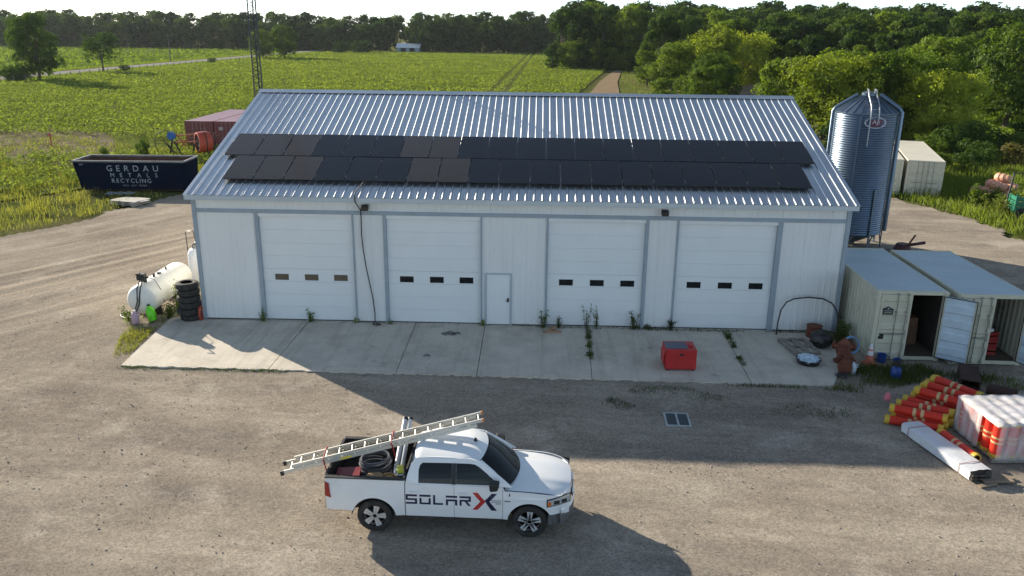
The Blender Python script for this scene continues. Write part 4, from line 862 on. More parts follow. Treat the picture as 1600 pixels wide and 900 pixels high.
q = MB(); q.lathe([(.0, -.25), (.22, -.25), (.36, -.1), (.36, .1)], 16, Matrix.Translation((-.95, -.3, 1.95)) @ Matrix.Rotation(R_(90), 4, 'X')); q.build('hub', mat('implement_blue', (.02, .13, .42), .4), I_, smooth=40)
for a, b_ in (((-1.5, 0, 1.2), (-.7, 0, .05)), ((-.9, -.2, 1.8), (-1.3, -.2, 0)), ((-.8, -.2, 1.5), (-.2, -.1, 0)), ((.9, 0, 1.2), (.6, 0, .0)), ((1.3, -.2, 1.0), (1.9, -.3, 0)), ((1.9, -.2, 1.1), (1.75, -.3, 0)), ((2.4, 0, 1.2), (2.9, 0, .0))):
    q = MB(); q.bar(a, b_, .13); q.build('leg', m_idk, I_)
for a, b_ in (((-1.2, -.1, 1.9), (.9, 0, 2.05)), ((-1.0, -.1, 1.3), (1.2, 0, 1.4)), ((-.6, -.2, 2.1), (.2, -.1, 1.0)), ((-.2, -.2, 1.0), (.6, -.2, 2.0)), ((-.5, -.25, 1.5), (.5, -.25, 1.55))):
    q = MB(); q.bar(a, b_, .11); q.build('frame_bar', m_imo, I_)
# weathered boards by the skip
m_oldw = mat('weathered_board', (.42, .40, .36), .85, var=.2, scale=3, stretch=(1, 6, 1))
PB = thing('board_stack', 'low stack of weathered pale boards on the grass verge before the skip', 'boards', (-13.65, 21.75, -.06), R_(-15))
for lay in range(3):
    for k in range(5): q = MB(); j = .06*math.sin(k*5+lay*3); q.box(-1.0+j, 1.0+j, -.72+k*.29, -.46+k*.29, lay*.11+.05, lay*.11+.09); q.build('board', m_oldw, PB)
    for x in (-.8, 0, .75): q = MB(); q.box(x-.05, x+.05, -.72, .70, lay*.11-.018, lay*.11+.048); q.build('bearer', m_oldw, PB)
q = MB(); q.bar((.6, -.8, .2), (1.35, .2, .3), .22, .04); q.build('board', m_oldw, PB)
q = MB(); q.grid(12, 4, lambda a, b: (-.95+1.9*a, -.5+1.0*b, .12+.03*math.sin(a*20))); tag(q.build('metal_sheet', mat('pale_blue_sheet', (.40, .47, .53), .4, .4), loc=(-15.7, 24.6, -.04), rz=.15, smooth=60), 'pale corrugated metal sheet lying in front of the skip', 'metal sheet')
# ------------------------------------------------------------------ left gable: fuel tank, gas bottles, tyres
m_tank = mat('tank_white', (.80, .78, .70), .45, var=.05, scale=1.5, col2=(.62, .58, .47), thr=(.58, .8)); m_hose = mat('black_hose', (.02, .02, .02), .5)
FT = thing('fuel_tank', 'long white cylindrical fuel tank lying beside the left gable', 'fuel tank', (-2.42, -.15, -.04))
TR = .60; MT = Matrix.Translation((0, 0, .80)) @ Matrix.Rotation(R_(-90), 4, 'X')
q = MB(); q.lathe([(.001, -.16), (.25, -.14), (.45, -.08), (.56, .02), (TR, .12), (TR, 3.5), (.56, 3.6), (.45, 3.70), (.25, 3.76), (.001, 3.78)], 36, MT, cap=False); q.build('shell', m_tank, FT, smooth=50)
for y in (.7, 2.9):
    q = MB(); q.prism([(-.5, 0), (.5, 0), (.42, .42), (-.42, .42)], lambda x, z: (x, y-.06, z), lambda x, z: (x, y+.06, z)); q.build('saddle', m_hw, FT)
for y, r, h in ((.55, .07, .12), (1.3, .05, .14), (1.75, .09, .05), (2.4, .04, .1)): q = MB(); q.lathe([(r, 1.38), (r, 1.40+h)], 10, Matrix.Translation((0, y, 0))); q.build('filler_cap', m_hw, FT)
PU = bpy.data.objects.new('fuel_pump', None); COL.objects.link(PU); PU.parent = FT; PU.location = (-.08, .45, 1.42)
q = MB(); q.box(-.16, .16, -.12, .12, .10, .36); q.build('meter_body', m_blk, PU, bevel=.02)
q = MB(); q.tube([(0, 0, 0), (0, 0, .12)], .05, 8); q.tube([(-.2, 0, .2), (.26, 0, .2)], .045, 8); q.build('pump_barrel', m_hw, PU)
q = MB(); q.tube([(.1, -.12, .2), (.14, -.55, -.2), (.1, -.66, -.7), (-.12, -.68, -1.15), (-.25, -.72, -1.32)], .028, 8); q.build('hose', m_hose, PU, smooth=60)
q = MB(); q.tube([(.02, -.12, .2), (.02, -.52, -.1), (.03, -.64, -.6), (-.1, -.70, -1.0), (-.3, -.60, -1.30), (-.65, -.45, -1.38), (-.95, -.2, -1.39), (-1.1, .1, -1.39), (-.85, .28, -1.39), (-.5, .1, -1.39), (-.35, -.3, -1.38)], .025, 8); q.build('hose', m_hose, PU, smooth=60)
q = MB(); q.tube([(.2, .0, .2), (.45, .1, .1), (.62, .2, -.35), (.68, .25, -.9)], .012, 6); q.build('wire', m_hose, PU, smooth=60)
q = MB(); q.bar((.0, -.14, .36), (.1, -.3, .46), .04); q.bar((.1, -.3, .46), (-.08, -.34, .42), .03); q.build('nozzle', m_hw, PU)
for x, lab in ((-2.25, 'white upright gas bottle behind the fuel tank, farther from the wall'), (-1.45, 'white upright gas bottle behind the fuel tank, closer to the wall')):
    gb = thing('gas_bottle', lab, 'gas bottle', (x, 5.0, -.04), 0, 'gas bottles at the left gable')
    q = MB(); q.lathe([(.30, 0), (.36, .05), (.38, .12), (.38, 1.35), (.33, 1.5), (.2, 1.6), (.09, 1.63)], 24); q.build('cylinder_body', mat('bottle_white', (.78, .80, .82), .4, var=.05), gb, smooth=50)
    q = MB(); q.lathe([(.17, 1.56), (.17, 1.78), (.15, 1.78)], 14, cap=False); q.build('collar', m_hwg, gb); q = MB(); q.tube([(0, 0, 1.6), (0, 0, 1.86), (.1, 0, 1.9)], .035, 8); q.tube([(.1, 0, 1.85), (.5, .05, 1.95), (.6, .05, 1.5), (.55, .0, .8)], .018, 6); q.build('valve', m_hwg, gb)
q = MB(); q.tube([(-2.55, 4.9, 0), (-2.6, 4.9, 2.35), (-2.25, 4.9, 2.4), (-2.2, 4.95, 1.85)], .022, 6); tag(q.build('gas_riser', m_hw, smooth=60), 'thin bent gas pipe standing over the white gas bottles', 'pipe')
tyv = MB(); tyv.lathe([(.23, .02), (.26, 0), (.37, -.0), (.425, .03), (.44, .09), (.44, .16), (.425, .22), (.37, .25), (.26, .25), (.23, .23)], 30, cap=False); tyo = tyv.mesh('tyre', m_tyre, 40)
TN = ['bottom', 'second from the bottom', 'third from the bottom', 'third from the top', 'second from the top', 'top']; random.seed(2)
for k in range(6): tag(link('tyre', tyo, loc=(-.56+random.uniform(-.05, .05), .0+random.uniform(-.05, .05), -.02+k*.262)), 'worn black tyre, %s in the stack at the left wall corner' % TN[k], 'tyre', 'tyre stack')
q = MB(); 
for k in range(4): q.tube([(-.085+.02*k, -.16+.16*math.cos(a*.349), .30+.28*math.sin(a*.349)) for a in range(18)], .018, 6, closed=True)
tag(q.build('hose_coil', mat('red_hose', (.42, .06, .03), .5), smooth=60), 'coil of red hose between tyre stack and wall corner', 'hose coil')
def jug(name, lab, loc, rz, m, mc, s=1., tilt=0):
    j = thing(name, lab, 'jug', loc, rz); j.rotation_euler = (tilt, 0, rz); j.scale = (s, s, s)
    q = MB(); q.lathe([(.10, 0), (.115, .02), (.115, .26), (.09, .33), (.04, .38), (.035, .40)], 16); q.build('body', m, j, smooth=50)
    q = MB(); q.lathe([(.042, .40), (.042, .44)], 12); q.build('cap', mc, j); q = MB(); q.tube([(.10, 0, .22), (.155, 0, .26), (.14, 0, .35), (.05, 0, .37)], .018, 6); q.build('handle', m, j, smooth=60)
jug('jug', 'pale pink jug in the weeds at the tank end', (-2.5, -.62, -.03), .5, mat('pink_plastic', (.52, .36, .44), .4), mat('white_plastic', (.75, .75, .76), .5), 1.25)
jug('jug', 'lime green jug leaning in the weeds by the tank', (-1.93, -.35, .02), 1.2, mat('lime_plastic', (.16, .75, .02), .35), m_blk, 1.5, R_(-14))
# ------------------------------------------------------------------ apron clutter
G_ = thing('generator_box', 'red metal equipment box with grey top panel on the concrete', 'equipment box', (18.2, -3.75, .0), .02); m_gr = mat('red_enamel', (.46, .02, .022), .42, var=.1, scale=2)
q = MB(); q.box(-.53, .53, -.42, .42, .05, .78); q.build('cabinet', m_gr, G_, bevel=.03)
q = MB(); q.box(-.51, .22, -.33, .26, .781, .80); q.build('top_panel', mat('blue_grey_panel', (.07, .09, .14), .4), G_, bevel=.005); q = MB(); q.box(.3, .42, -.15, .05, .781, .83); q.build('control_block', m_gr, G_, bevel=.01)
q = MB(); q.box(-.06, .09, -.432, -.419, .56, .63); q.build('latch', m_blk, G_); q = MB(); q.box(-.50, .50, -.427, -.420, .10, .54); q.build('front_panel', m_gr, G_, bevel=.004)
q = MB(); q.prism([(-.541, .1), (-.585, .2), (-.585, .55), (-.541, .66)], lambda x, z: (x, -.30, z), lambda x, z: (x, .30, z)); q.build('side_louvre', m_gr, G_)
for x in (-.45, .45): q = MB(); q.box(x-.05, x+.05, -.38, .38, 0, .05); q.build('foot', m_blk, G_)
D_ = thing('drain_grate', 'square steel drain grate set in the gravel before the apron', 'drain', (17.52, -7.82, -.02), -.03); m_gfr = mat('grate_frame', (.42, .45, .46), .55, .5, var=.15)
q = MB(); q.box(-.38, .38, -.44, -.38, -.1, .012); q.box(-.38, .38, .38, .44, -.1, .012); q.box(-.38, -.32, -.379, .379, -.1, .012); q.box(.32, .38, -.379, .379, -.1, .012); q.build('frame', m_gfr, D_)
q = MB(); q.box(-.03, .03, -.379, .379, -.06, .008); q.build('divider', m_gfr, D_); q = MB(); q.box(-.319, .319, -.379, .379, -.3, -.12); q.build('sump', m_dark, D_); m_gb = mat('grate_bar', (.10, .13, .145), .5, .6)
for k in range(17): q = MB(); y = -.36+k*.045; q.box(-.319, -.031, y-.012, y+.012, -.055, .004); q.box(.031, .319, y-.012, y+.012, -.055, .004); q.build('bar', m_gb, D_)
# bent hoop
q = MB(); q.tube([(22.5, -.42, .0), (22.52, -.38, .5), (22.6, -.34, 1.0), (22.78, -.32, 1.3), (23.05, -.31, 1.44), (23.6, -.3, 1.51), (24.15, -.3, 1.46), (24.5, -.3, 1.30), (24.72, -.31, 1.0), (24.83, -.33, .6), (24.85, -.38, .0)], .028, 8); tag(q.build('pipe_hoop', m_hose, smooth=60), 'black bent pipe hoop standing against the right wall end', 'pipe hoop')
PA = thing('pallet', 'grey wooden pallet lying flat on the apron by the right corner', 'pallet', (22.95, -1.72, .0), R_(8)); m_pal = mat('pallet_wood', (.27, .245, .21), .85, var=.25, scale=4)
for y in (-.72, 0, .68): q = MB(); q.box(-.5, .5, y-.05, y+.05, 0, .09); q.build('stringer', m_pal, PA)
for k, x in enumerate((-.5, -.33, -.02, .1, .42)): q = MB(); w_ = (.13, .06, .09, .06, .1)[k]; q.box(x, x+w_, -.75, .73, .091, .113); q.build('slat', m_pal, PA)
m_rust = mat('rust', (.16, .05, .028), .85, var=.35, scale=4, bump=.3)
q = MB(); q.lathe([(.29, 0), (.3, .02), (.29, .04), (.28, .2), (.3, .22), (.28, .24), (.28, .42), (.3, .44), (.28, .45), (.001, .43)], 24); tag(q.build('rusty_drum', m_rust, loc=(23.9, -.5, .0), smooth=50), 'short rust-red drum against the wall behind the black bag', 'drum')
def lump(name, lab, cat, loc, r, m, seed, sq=(1, 1, .8), amp=.22, fr=2.2, n=(20, 14)):
    q = MB(); n1, n2 = n; vs = []
    for i in range(n2+1):
        for j in range(n1):
            th = math.pi*i/n2; ph = 2*math.pi*j/n1; d = Vector((math.sin(th)*math.cos(ph), math.sin(th)*math.sin(ph), math.cos(th))); k = r*(1+amp*noise.noise(d*fr+Vector((seed, 0, 0)))+amp*.4*noise.noise(d*fr*3+Vector((0, seed, 0)))); p_ = d*k; vs.append((p_.x*sq[0], p_.y*sq[1], max(0, p_.z*sq[2]+r*sq[2]*.85)))
    q.add(vs, [(i*n1+j, i*n1+(j+1) % n1, (i+1)*n1+(j+1) % n1, (i+1)*n1+j) for i in range(n2) for j in range(n1)]); o = q.build(name, m, loc=loc, smooth=50); return tag(o, lab, cat)
lump('refuse_bag', 'black plastic refuse bag slumped beside the pallet', 'refuse bag', (23.82, -1.55, 0), .42, mat('black_bag', (.012, .012, .013), .35), 3.1, (.95, 1, .82))
TB = thing('tub', 'black tub filled with crumpled blue-white plastic sheeting', 'tub', (22.86, -3.2, .0), .3)
q = MB(); q.lathe([(.36, 0), (.42, .16), (.44, .17), (.40, .17), (.35, .03), (.001, .03)], 24); q.build('rim_bowl', m_blk, TB, smooth=50)
b_ = lump('sheeting', None, None, (0, 0, .06), .31, mat('blue_white_film', (.55, .68, .78), .3, var=.2, scale=9), 7.7, (1.05, 1.1, .4), .5, 4, (40, 26)); b_.parent = TB
HY = thing('cast_pump', 'rusty red cast-iron pump standing at the corner of the apron', 'pump', (24.12, -3.0, -.02), .4)
for nm, pr in (('base_flange', [(.30, 0), (.32, .06), (.2, .08)]), ('barrel', [(.19, .08), (.21, .3), (.26, .34), (.26, .4), (.2, .44), (.18, .7), (.22, .72), (.12, .84), (.05, .9)])): q = MB(); q.lathe(pr, 16); q.build(nm, m_rust, HY, smooth=35)
for a in (0, 110, 230): q = MB(); c, s_ = math.cos(R_(a)), math.sin(R_(a)); q.tube([(c*.15, s_*.15, .55), (c*.36, s_*.36, .55)], .1, 12); q.tube([(c*.34, s_*.34, .55), (c*.4, s_*.4, .55)], .14, 12); q.build('outlet', m_rust, HY, smooth=35)
HY2 = thing('valve_body', 'rusty flanged valve lying in front of the cast pump', 'valve', (23.95, -3.85, .0), 1.0)
q = MB(); q.lathe([(.24, -.3), (.24, -.24), (.14, -.22), (.2, 0), (.14, .22), (.24, .24), (.24, .3)], 16, Matrix.Translation((0, 0, .25)) @ Matrix.Rotation(R_(90), 4, 'Y')); q.build('valve_barrel', m_rust, HY2, smooth=35); q = MB(); q.tube([(0, 0, .3), (0, 0, .62)], .06, 10); q.build('stem', m_rust, HY2)
q = MB(); q.tube([(.16*math.cos(k*.3927), .16*math.sin(k*.3927), .62) for k in range(16)], .02, 6, closed=True); q.build('hand_wheel', m_rust, HY2)
q = MB(); random.seed(12)
for k in range(5): r = random.uniform(.12, .26); ox, oy, tl = random.uniform(-.1, .1), random.uniform(-.1, .1), random.uniform(-.2, .2); q.tube([(ox+r*math.cos(a*.4), oy+r*.7*math.sin(a*.4), .03+.05*k*.4+tl*.2*(1+math.cos(a*.4))) for a in range(16)], .013, 5, closed=True)
tag(q.build('strap_tangle', m_hose, loc=(23.6, -4.35, .0)), 'tangle of black straps on the apron front corner', 'straps')
jug('jug', 'white translucent jug on the apron beside the rusty valve', (24.12, -4.0, -.02), 0, mat('milky_plastic', (.62, .70, .76), .35), mat('white_plastic', (.75, .75, .76), .5), .95)
CN = thing('traffic_cone', 'orange traffic cone with white collars beside the open container', 'traffic cone', (25.05, -3.02, -.04), .2); m_cone = mat('cone_orange', (.60, .17, .10), .5, var=.1); m_col = mat('cone_collar', (.72, .70, .72), .45)
q = MB(); q.box(-.2, .2, -.2, .2, 0, .04); q.build('base', m_cone, CN, bevel=.01)
for nm, z0, z1, m_ in (('cone_lower', .04, .34, m_cone), ('collar', .342, .50, m_col), ('cone_upper', .502, .56, m_cone), ('collar', .562, .74, m_col)):
    rr = lambda z: .165-.165*.80*(z-.04)/.72; q = MB(); q.lathe([(rr(z0), z0), (rr(z1), z1)], 20); q.build(nm, m_, CN, smooth=40)
m_blue = mat('blue_plastic', (.015, .06, .26), .4)
SP = thing('sprayer', 'blue hand sprayer with black pump top at the gravel edge', 'sprayer', (25.42, -4.35, -.04), .3)
q = MB(); q.lathe([(.15, 0), (.17, .03), (.17, .36), (.12, .44), (.06, .46)], 18); q.build('bottle', m_blue, SP, smooth=45); q = MB(); q.lathe([(.06, .46), (.06, .6)], 10); q.bar((-.17, 0, .64), (.17, 0, .64), .07, .06); q.tube([(.1, 0, .44), (.25, .05, .4), (.28, .1, .1)], .014, 6); q.build('pump_top', m_blk, SP)
for x, y, r, lab in ((25.55, -2.85, .16, 'blue bucket at the closed container door, nearest the cone'), (25.95, -3.2, .14, 'blue bucket in the weeds, nearest the sprayer')):
    q = MB(); q.lathe([(r*.8, 0), (r, r*1.9), (r*1.05, r*1.9), (r*.92, r*1.85), (r*.74, .03), (.001, .03)], 18); tag(q.build('bucket', m_blue, loc=(x, y, -.04), smooth=45), lab, 'bucket', 'blue buckets')
q = MB()
for k in range(3): q.tube([(24.65+.26*math.cos(a*.35), -2.35+.1*math.sin(a*.35)+.04*k, .38+.28*math.sin(a*.35)) for a in range(18)], .02, 6, closed=True)
tag(q.build('hose_coil', mat('light_blue_hose', (.18, .36, .62), .5), smooth=60), 'light blue hose coil leaning behind the rusty pump', 'hose coil')
for k, (x, y, rz_) in enumerate(((13.7, -.72, .2), (14.0, -.66, -.3), (13.85, -.5, .9))):
    q = MB(); q.box(-.2, .2, -.07, .07, 0, .07); tag(q.build('timber_offcut', mat('offcut_wood', (.36, .22, .14), .8, var=.2, scale=5), loc=(x, y, .002+(.072 if k == 2 else 0)), rz=rz_, bevel=.005), '%s reddish timber offcut in the weeds by the third overhead door' % ('leftmost', 'rightmost', 'uppermost')[k], 'timber offcut', 'timber offcuts')
# ------------------------------------------------------------------ red and yellow posts
m_post = mat('post_red', (.62, .035, .016), .5, var=.1, scale=2, spec=.35); m_yel = mat('post_yellow', (.62, .42, .045), .55, var=.15, scale=6); m_band = mat('post_band', (.62, .45, .22), .45, var=.12, scale=6)
PLn = 1.55; b_ = MB(); b_.lathe([(.125, .0), (.125, PLn)], 20, cap=False); bm_ = b_.mesh('tube', m_post, 40)
b_ = MB(); b_.lathe([(.095, -.012), (.135, -.012), (.142, .03), (.132, .06), (.142, .09), (.128, .13), (.095, .13)], 20, cap=False); em_ = b_.mesh('end_ring', m_yel, 40)
b_ = MB(); b_.lathe([(.1265, 0), (.1285, .01), (.1285, .08), (.1265, .09)], 20, cap=False); dm_ = b_.mesh('band', m_band, 40); b_ = MB(); b_.lathe([(.001, .08), (.122, .08)], 16, cap=False); cm_ = b_.mesh('hollow_end', m_dark)
def post(lab, M, group='red and yellow posts dumped in a heap', grp=True):
    o = thing('traffic_post', lab, 'traffic post', group=group); o.matrix_world = M
    link('tube', bm_, o); link('end_ring', em_, o); r = link('end_ring', em_, o); r.matrix_local = Matrix.Translation((0, 0, PLn)) @ Matrix.Rotation(math.pi, 4, 'X')
    for z in (PLn*.40, PLn*.54): link('band', dm_, o).location = (0, 0, z)
    link('hollow_end', cm_, o); r = link('hollow_end', cm_, o); r.matrix_local = Matrix.Translation((0, 0, PLn)) @ Matrix.Rotation(math.pi, 4, 'X')
    return o
def lay(x, y, z, az, tilt=0): return Matrix.Translation((x, y, z)) @ Matrix.Rotation(az, 4, 'Z') @ Matrix.Rotation(R_(90)+tilt, 4, 'Y')
random.seed(21); n1 = 10
for k in range(n1):
    t = k/(n1-1); post('red post with yellow end rings, number %s counted from the white bundle in the bottom layer' % ORD[k].replace('first', 'one').replace('second', 'two') if False else 'red yellow-ringed post, %s from the white bundle in the heap\'s bottom layer' % ORD[k], lay(23.75+2.75*t, -7.65+2.75*t, .095, R_(-22-40*t+random.uniform(-3, 3))))
for k in range(8):
    t = (k+.6)/8.4; post('red yellow-ringed post, %s from the white bundle in the heap\'s upper layer' % ORD[k], lay(23.85+2.75*t+random.uniform(-.06, .06), -7.55+2.75*t, .325, R_(-22-40*t+random.uniform(-4, 4)), R_(random.uniform(-1.5, 1.5))))
for k in range(3):
    t = (k+2.2)/6; post('red yellow-ringed post lying on top of the heap, %s from the white bundle' % ORD[k], lay(24.1+2.75*t, -7.5+2.75*t, .545, R_(-26-36*t+random.uniform(-4, 4)), R_(1)))
post('single red post lying with its ringed end toward the wrapped bale', lay(25.02, -8.45, .10, R_(-80)), None)
q = MB(); q.lathe([(.1, 0), (.11, .05), (.06, .22), (.02, .25)], 12); tag(q.build('post_cap', mat('pink_plastic2', (.6, .16, .2), .5), loc=(24.15, -6.75, .3)), 'small pink cap lying at the left of the red post heap', 'cap')
# shrink-wrapped bale of posts on a pallet
BP = Vector((25.72, -9.95, 0)); ba = R_(4)
def bw(x, y, z): c, s_ = math.cos(ba), math.sin(ba); return Vector((BP.x+c*x-s_*y, BP.y+s_*x+c*y, z))
PB2 = thing('pallet', 'timber pallet beneath the plastic-wrapped bale of posts', 'pallet', bw(0, 0, -.04), ba)
for y in (.05, .95, 1.85): q = MB(); q.box(0, 2.2, y-.05, y+.05, 0, .09); q.build('stringer', m_pal, PB2)
for k in range(9): q = MB(); q.box(.02+k*.245, .16+k*.245, -.02, 1.95, .091, .113); q.build('slat', m_pal, PB2)
k = 0
for i in range(6):
    for j in range(5):
        if j not in (0, 4) and i not in (0, 5): continue
        x, y = .2+i*.37, .2+j*.38; o = post('upright red post in the bale, %s along and %s back from its near corner' % (ORD[i], ORD[j]), Matrix.Translation(bw(x, y, .085)) @ Matrix.Rotation(ba, 4, 'Z') @ Matrix.Diagonal((1.3, 1.3, .64, 1)), 'upright posts in the wrapped bale')
def film_mat(o0=.22, o1=.62):
    m = bpy.data.materials.new('shrink_film'); m.use_nodes = True; t = m.node_tree; b = t.nodes['Principled BSDF']; o = t.nodes['Material Output']
    b.inputs['Base Color'].default_value = (.78, .76, .78, 1); b.inputs['Roughness'].default_value = .22; tr = nd(t, 'ShaderNodeBsdfTransparent'); mx = nd(t, 'ShaderNodeMixShader')
    tc = nd(t, 'ShaderNodeTexCoord'); mp = nd(t, 'ShaderNodeMapping'); mp.inputs['Scale'].default_value = (3, 3, .8); n = nd(t, 'ShaderNodeTexNoise'); n.inputs['Scale'].default_value = 1.5; n.inputs['Detail'].default_value = 5
    t.links.new(tc.outputs['Object'], mp.inputs[0]); t.links.new(mp.outputs[0], n.inputs['Vector']); r = nd(t, 'ShaderNodeMapRange'); r.inputs[1].default_value = .3; r.inputs[2].default_value = .7; r.inputs[3].default_value = o0; r.inputs[4].default_value = o1; t.links.new(n.outputs['Fac'], r.inputs[0])
    t.links.new(r.outputs[0], mx.inputs[0]); t.links.new(tr.outputs[0], mx.inputs[1]); t.links.new(b.outputs[0], mx.inputs[2]); t.links.new(mx.outputs[0], o.inputs[0])
    bp = nd(t, 'ShaderNodeBump'); bp.inputs['Strength'].default_value = .6; bp.inputs['Distance'].default_value = .03; t.links.new(n.outputs['Fac'], bp.inputs['Height']); t.links.new(bp.outputs[0], b.inputs['Normal']); return m
FW = thing('shrink_wrap', 'wrinkled clear plastic film wrapped round the bale of posts', 'plastic film', (BP.x, BP.y, 0), ba); fm = film_mat()
per = []
W0, D0 = 2.27, 1.92
for t in range(120):
    s_ = t/120*2*(W0+D0)
    if s_ < W0: x, y, nx2, ny2 = s_, 0, 0, -1
    elif s_ < W0+D0: x, y, nx2, ny2 = W0, s_-W0, 1, 0
    elif s_ < 2*W0+D0: x, y, nx2, ny2 = W0-(s_-W0-D0), D0, 0, 1
    else: x, y, nx2, ny2 = 0, D0-(s_-2*W0-D0), -1, 0
    sc_ = .035*abs(math.sin(s_*math.pi/.37)); per.append((x+nx2*sc_, y+ny2*sc_))
q = MB(); hs = [.06, .3, .6, .9, 1.09]; keep_ = []
for z in hs:
    for t, (x, y) in enumerate(per): ww = .012*noise.noise((x*3, y*3, z*4)); q.v.append((x+ww, y+ww, z))
for iz in range(4):
    for t in range(120):
        x, y = per[t]
        if (x < .52 and y < .03 and False) or (x < .05 and y < .75): continue
        q.f.append((iz*120+t, iz*120+(t+1) % 120, (iz+1)*120+(t+1) % 120, (iz+1)*120+t)); q.m.append(0)
q.build('side_film', fm, FW, smooth=70)
q = MB(); q.grid(30, 26, lambda a, b: (-.02+(W0+.04)*a, -.02+(D0+.04)*b, 1.092+.05*abs(math.sin(a*W0*math.pi/.37))*(1-.4*b)+.02*noise.noise((a*8, b*7, 1))-(.05 if (b in (0, 1) or a in (0, 1)) else 0))); q.build('top_film', film_mat(.55, .92), FW, smooth=70)
# wrapped boards
WB = thing('wrapped_boards', 'bundle of dark boards wrapped in white plastic lying on the gravel', 'board bundle', (24.05, -8.15, -.03), 0)
A2, B2 = Vector((24.3, -8.15, 0)), Vector((24.95, -10.95, 0)); dd = B2-A2; WB.location = (A2.x, A2.y, -.03); WB.rotation_euler = (0, 0, math.atan2(dd.y, dd.x)); Lb = dd.length
m_wrapw = mat('white_wrap', (.66, .68, .71), .45, var=.08, scale=2, bump=.3, bscale=6, col2=(.55, .58, .63), thr=(.5, .7)); m_dkb = mat('dark_board', (.06, .05, .042), .8, var=.3, scale=4)
q = MB(); q.grid(20, 16, lambda a, b: ((lambda s_: (Lb*a*.97+.015*math.sin(b*31+a*3), s_[0]+.01*noise.noise((a*9, b*5, 3)), s_[1]+.012*noise.noise((a*7, b*6, 0))))(((-.31, .02+.25*b*4) if b < .25 else ((-.31+.62*(b-.25)*2, .27+.02*math.sin((b-.25)*2*math.pi)) if b <= .75 else (.31, .27-.25*(b-.75)*4)))))); q.build('wrap', m_wrapw, WB, smooth=50)
for r in range(5):
    for c in range(3): q = MB(); e = .06*math.sin(r*3+c*5); q.box(.02, Lb-.02+e, -.29+c*.195, -.105+c*.195, .012+r*.049, .055+r*.049); q.build('board', m_dkb, WB)
for x in (.32, Lb*.83): 
    q = MB(); q.tube([(x, -.325, .02), (x, -.325, .28), (x+.03, 0, .312), (x, .325, .28), (x, .325, .02)], .008, 5); q.build('band', mat('bundle_band', (.35, .10, .09), .6), WB)
for k, (x, y, rz_, l_) in enumerate(((25.0, -11.15, .35, .55), (25.55, -10.85, .3, .7), (25.35, -11.0, .05, .8))):
    q = MB(); q.box(-l_/2, l_/2, -.06, .06, 0, .035); tag(q.build('timber_offcut', mat('scrap_wood', (.26, .20, .14), .85, var=.2, scale=5), loc=(x, y, -.03+.037*(k == 2)), rz=rz_), 'brown wood strip on the gravel %s' % ('touching the end of the wrapped bundle', 'in front of the wrapped bale corner', 'crossing another strip by the bundle end')[k], 'timber offcut', 'wood strips')
# rusty steel by the containers
RT = thing('steel_trough', 'dark brown rusty steel channel lying before the open container door', 'steel channel', (27.5, -5.15, -.03), R_(66)); m_brn = mat('dark_rust', (.055, .028, .022), .85, var=.3, scale=3)
q = MB(); q.box(0, 1.55, -.26, .26, .0, .05); q.build('web', m_brn, RT)
for s_ in (-1, 1): q = MB(); q.box(0, 1.55, s_*.28-.02, s_*.28+.02, 0, .34); q.build('flange', m_brn, RT)
q = MB(); q.box(0.05, 1.5, -.259, .259, .3, .335); q.build('top_plate', m_brn, RT)
q = MB(); q.lathe([(.14, 0), (.18, 0), (.18, .85), (.14, .85)], 18, Matrix.Translation((27.95, -5.35, .15)) @ Matrix.Rotation(R_(-35), 4, 'Z') @ Matrix.Rotation(R_(90), 4, 'Y'), cap=False); tag(q.build('rusty_pipe', m_brn, smooth=40), 'short fat rusty pipe lying on the gravel behind the wrapped bale', 'pipe')
# ------------------------------------------------------------------ right edge: green wagon, peach barrels
m_grn = mat('green_plastic', (.015, .17, .10), .45, var=.15); WG = thing('garden_wagon', 'green slatted wagon with grey hoop handle at the right edge', 'wagon', (43.6, 21.8, -.05), R_(-12)); WG.scale = (1.2, 1.2, 1.2)
q = MB(); q.box(0, 2.2, 0, 1.3, .35, .42); q.build('bed', m_grn, WG)
for k in range(3): q = MB(); q.box(-.03, 2.2, -.04, 0, .43+k*.27, .65+k*.27); q.build('slat', m_grn, WG); q = MB(); q.box(-.04, 0, .01, 1.3, .43+k*.27, .65+k*.27); q.build('slat', m_grn, WG)
for x in (0, .7, 1.4): q = MB(); q.box(x-.05, x+.05, -.09, -.041, .3, 1.35); q.build('stake', m_grn, WG)
q = MB(); q.tube([(-.2, .9, .3), (-.05, .9, 2.3), (.85, .95, 2.35), (.95, .95, .4)], .05, 8); q.build('hoop_handle', m_tow, WG)
for x in (.35, 1.8): q = MB(); q.lathe([(.1, 0), (.3, .0), (.3, .16), (.1, .16)], 18, Matrix.Translation((x, -.02, .3)) @ Matrix.Rotation(R_(90), 4, 'X')); q.build('wheel', m_tyre, WG, smooth=40)
m_peach = mat('faded_orange', (.66, .33, .21), .55, var=.15, scale=2); random.seed(31)
BR = []
for i in range(6): BR.append((46.0+.74*(i % 3)+.1*(i//3), 28.6+1.1*(i//3), .30, 0))
for i in range(4): BR.append((46.35+.74*(i % 2), 28.8+.9*(i//2), .84, .3))
BR += [(46.7, 29.2, 1.38, .6), (48.2, 28.4, .30, .8), (45.4, 30.2, .30, -.7)]
PN = ['front left of the bottom tier', 'front middle of the bottom tier', 'front right of the bottom tier', 'back left of the bottom tier', 'back middle of the bottom tier', 'back right of the bottom tier', 'front left of the second tier', 'front right of the second tier', 'back left of the second tier', 'back right of the second tier', 'topmost', 'rolled off to the right', 'rolled off to the left']
bb = MB(); bb.lathe([(.32, -.5), (.36, -.45), (.36, -.2), (.32, -.16), (.32, .12), (.28, .16), (.25, .42), (.12, .52), (.06, .55)], 16); bbm = bb.mesh('traffic_barrel', m_peach, 40)
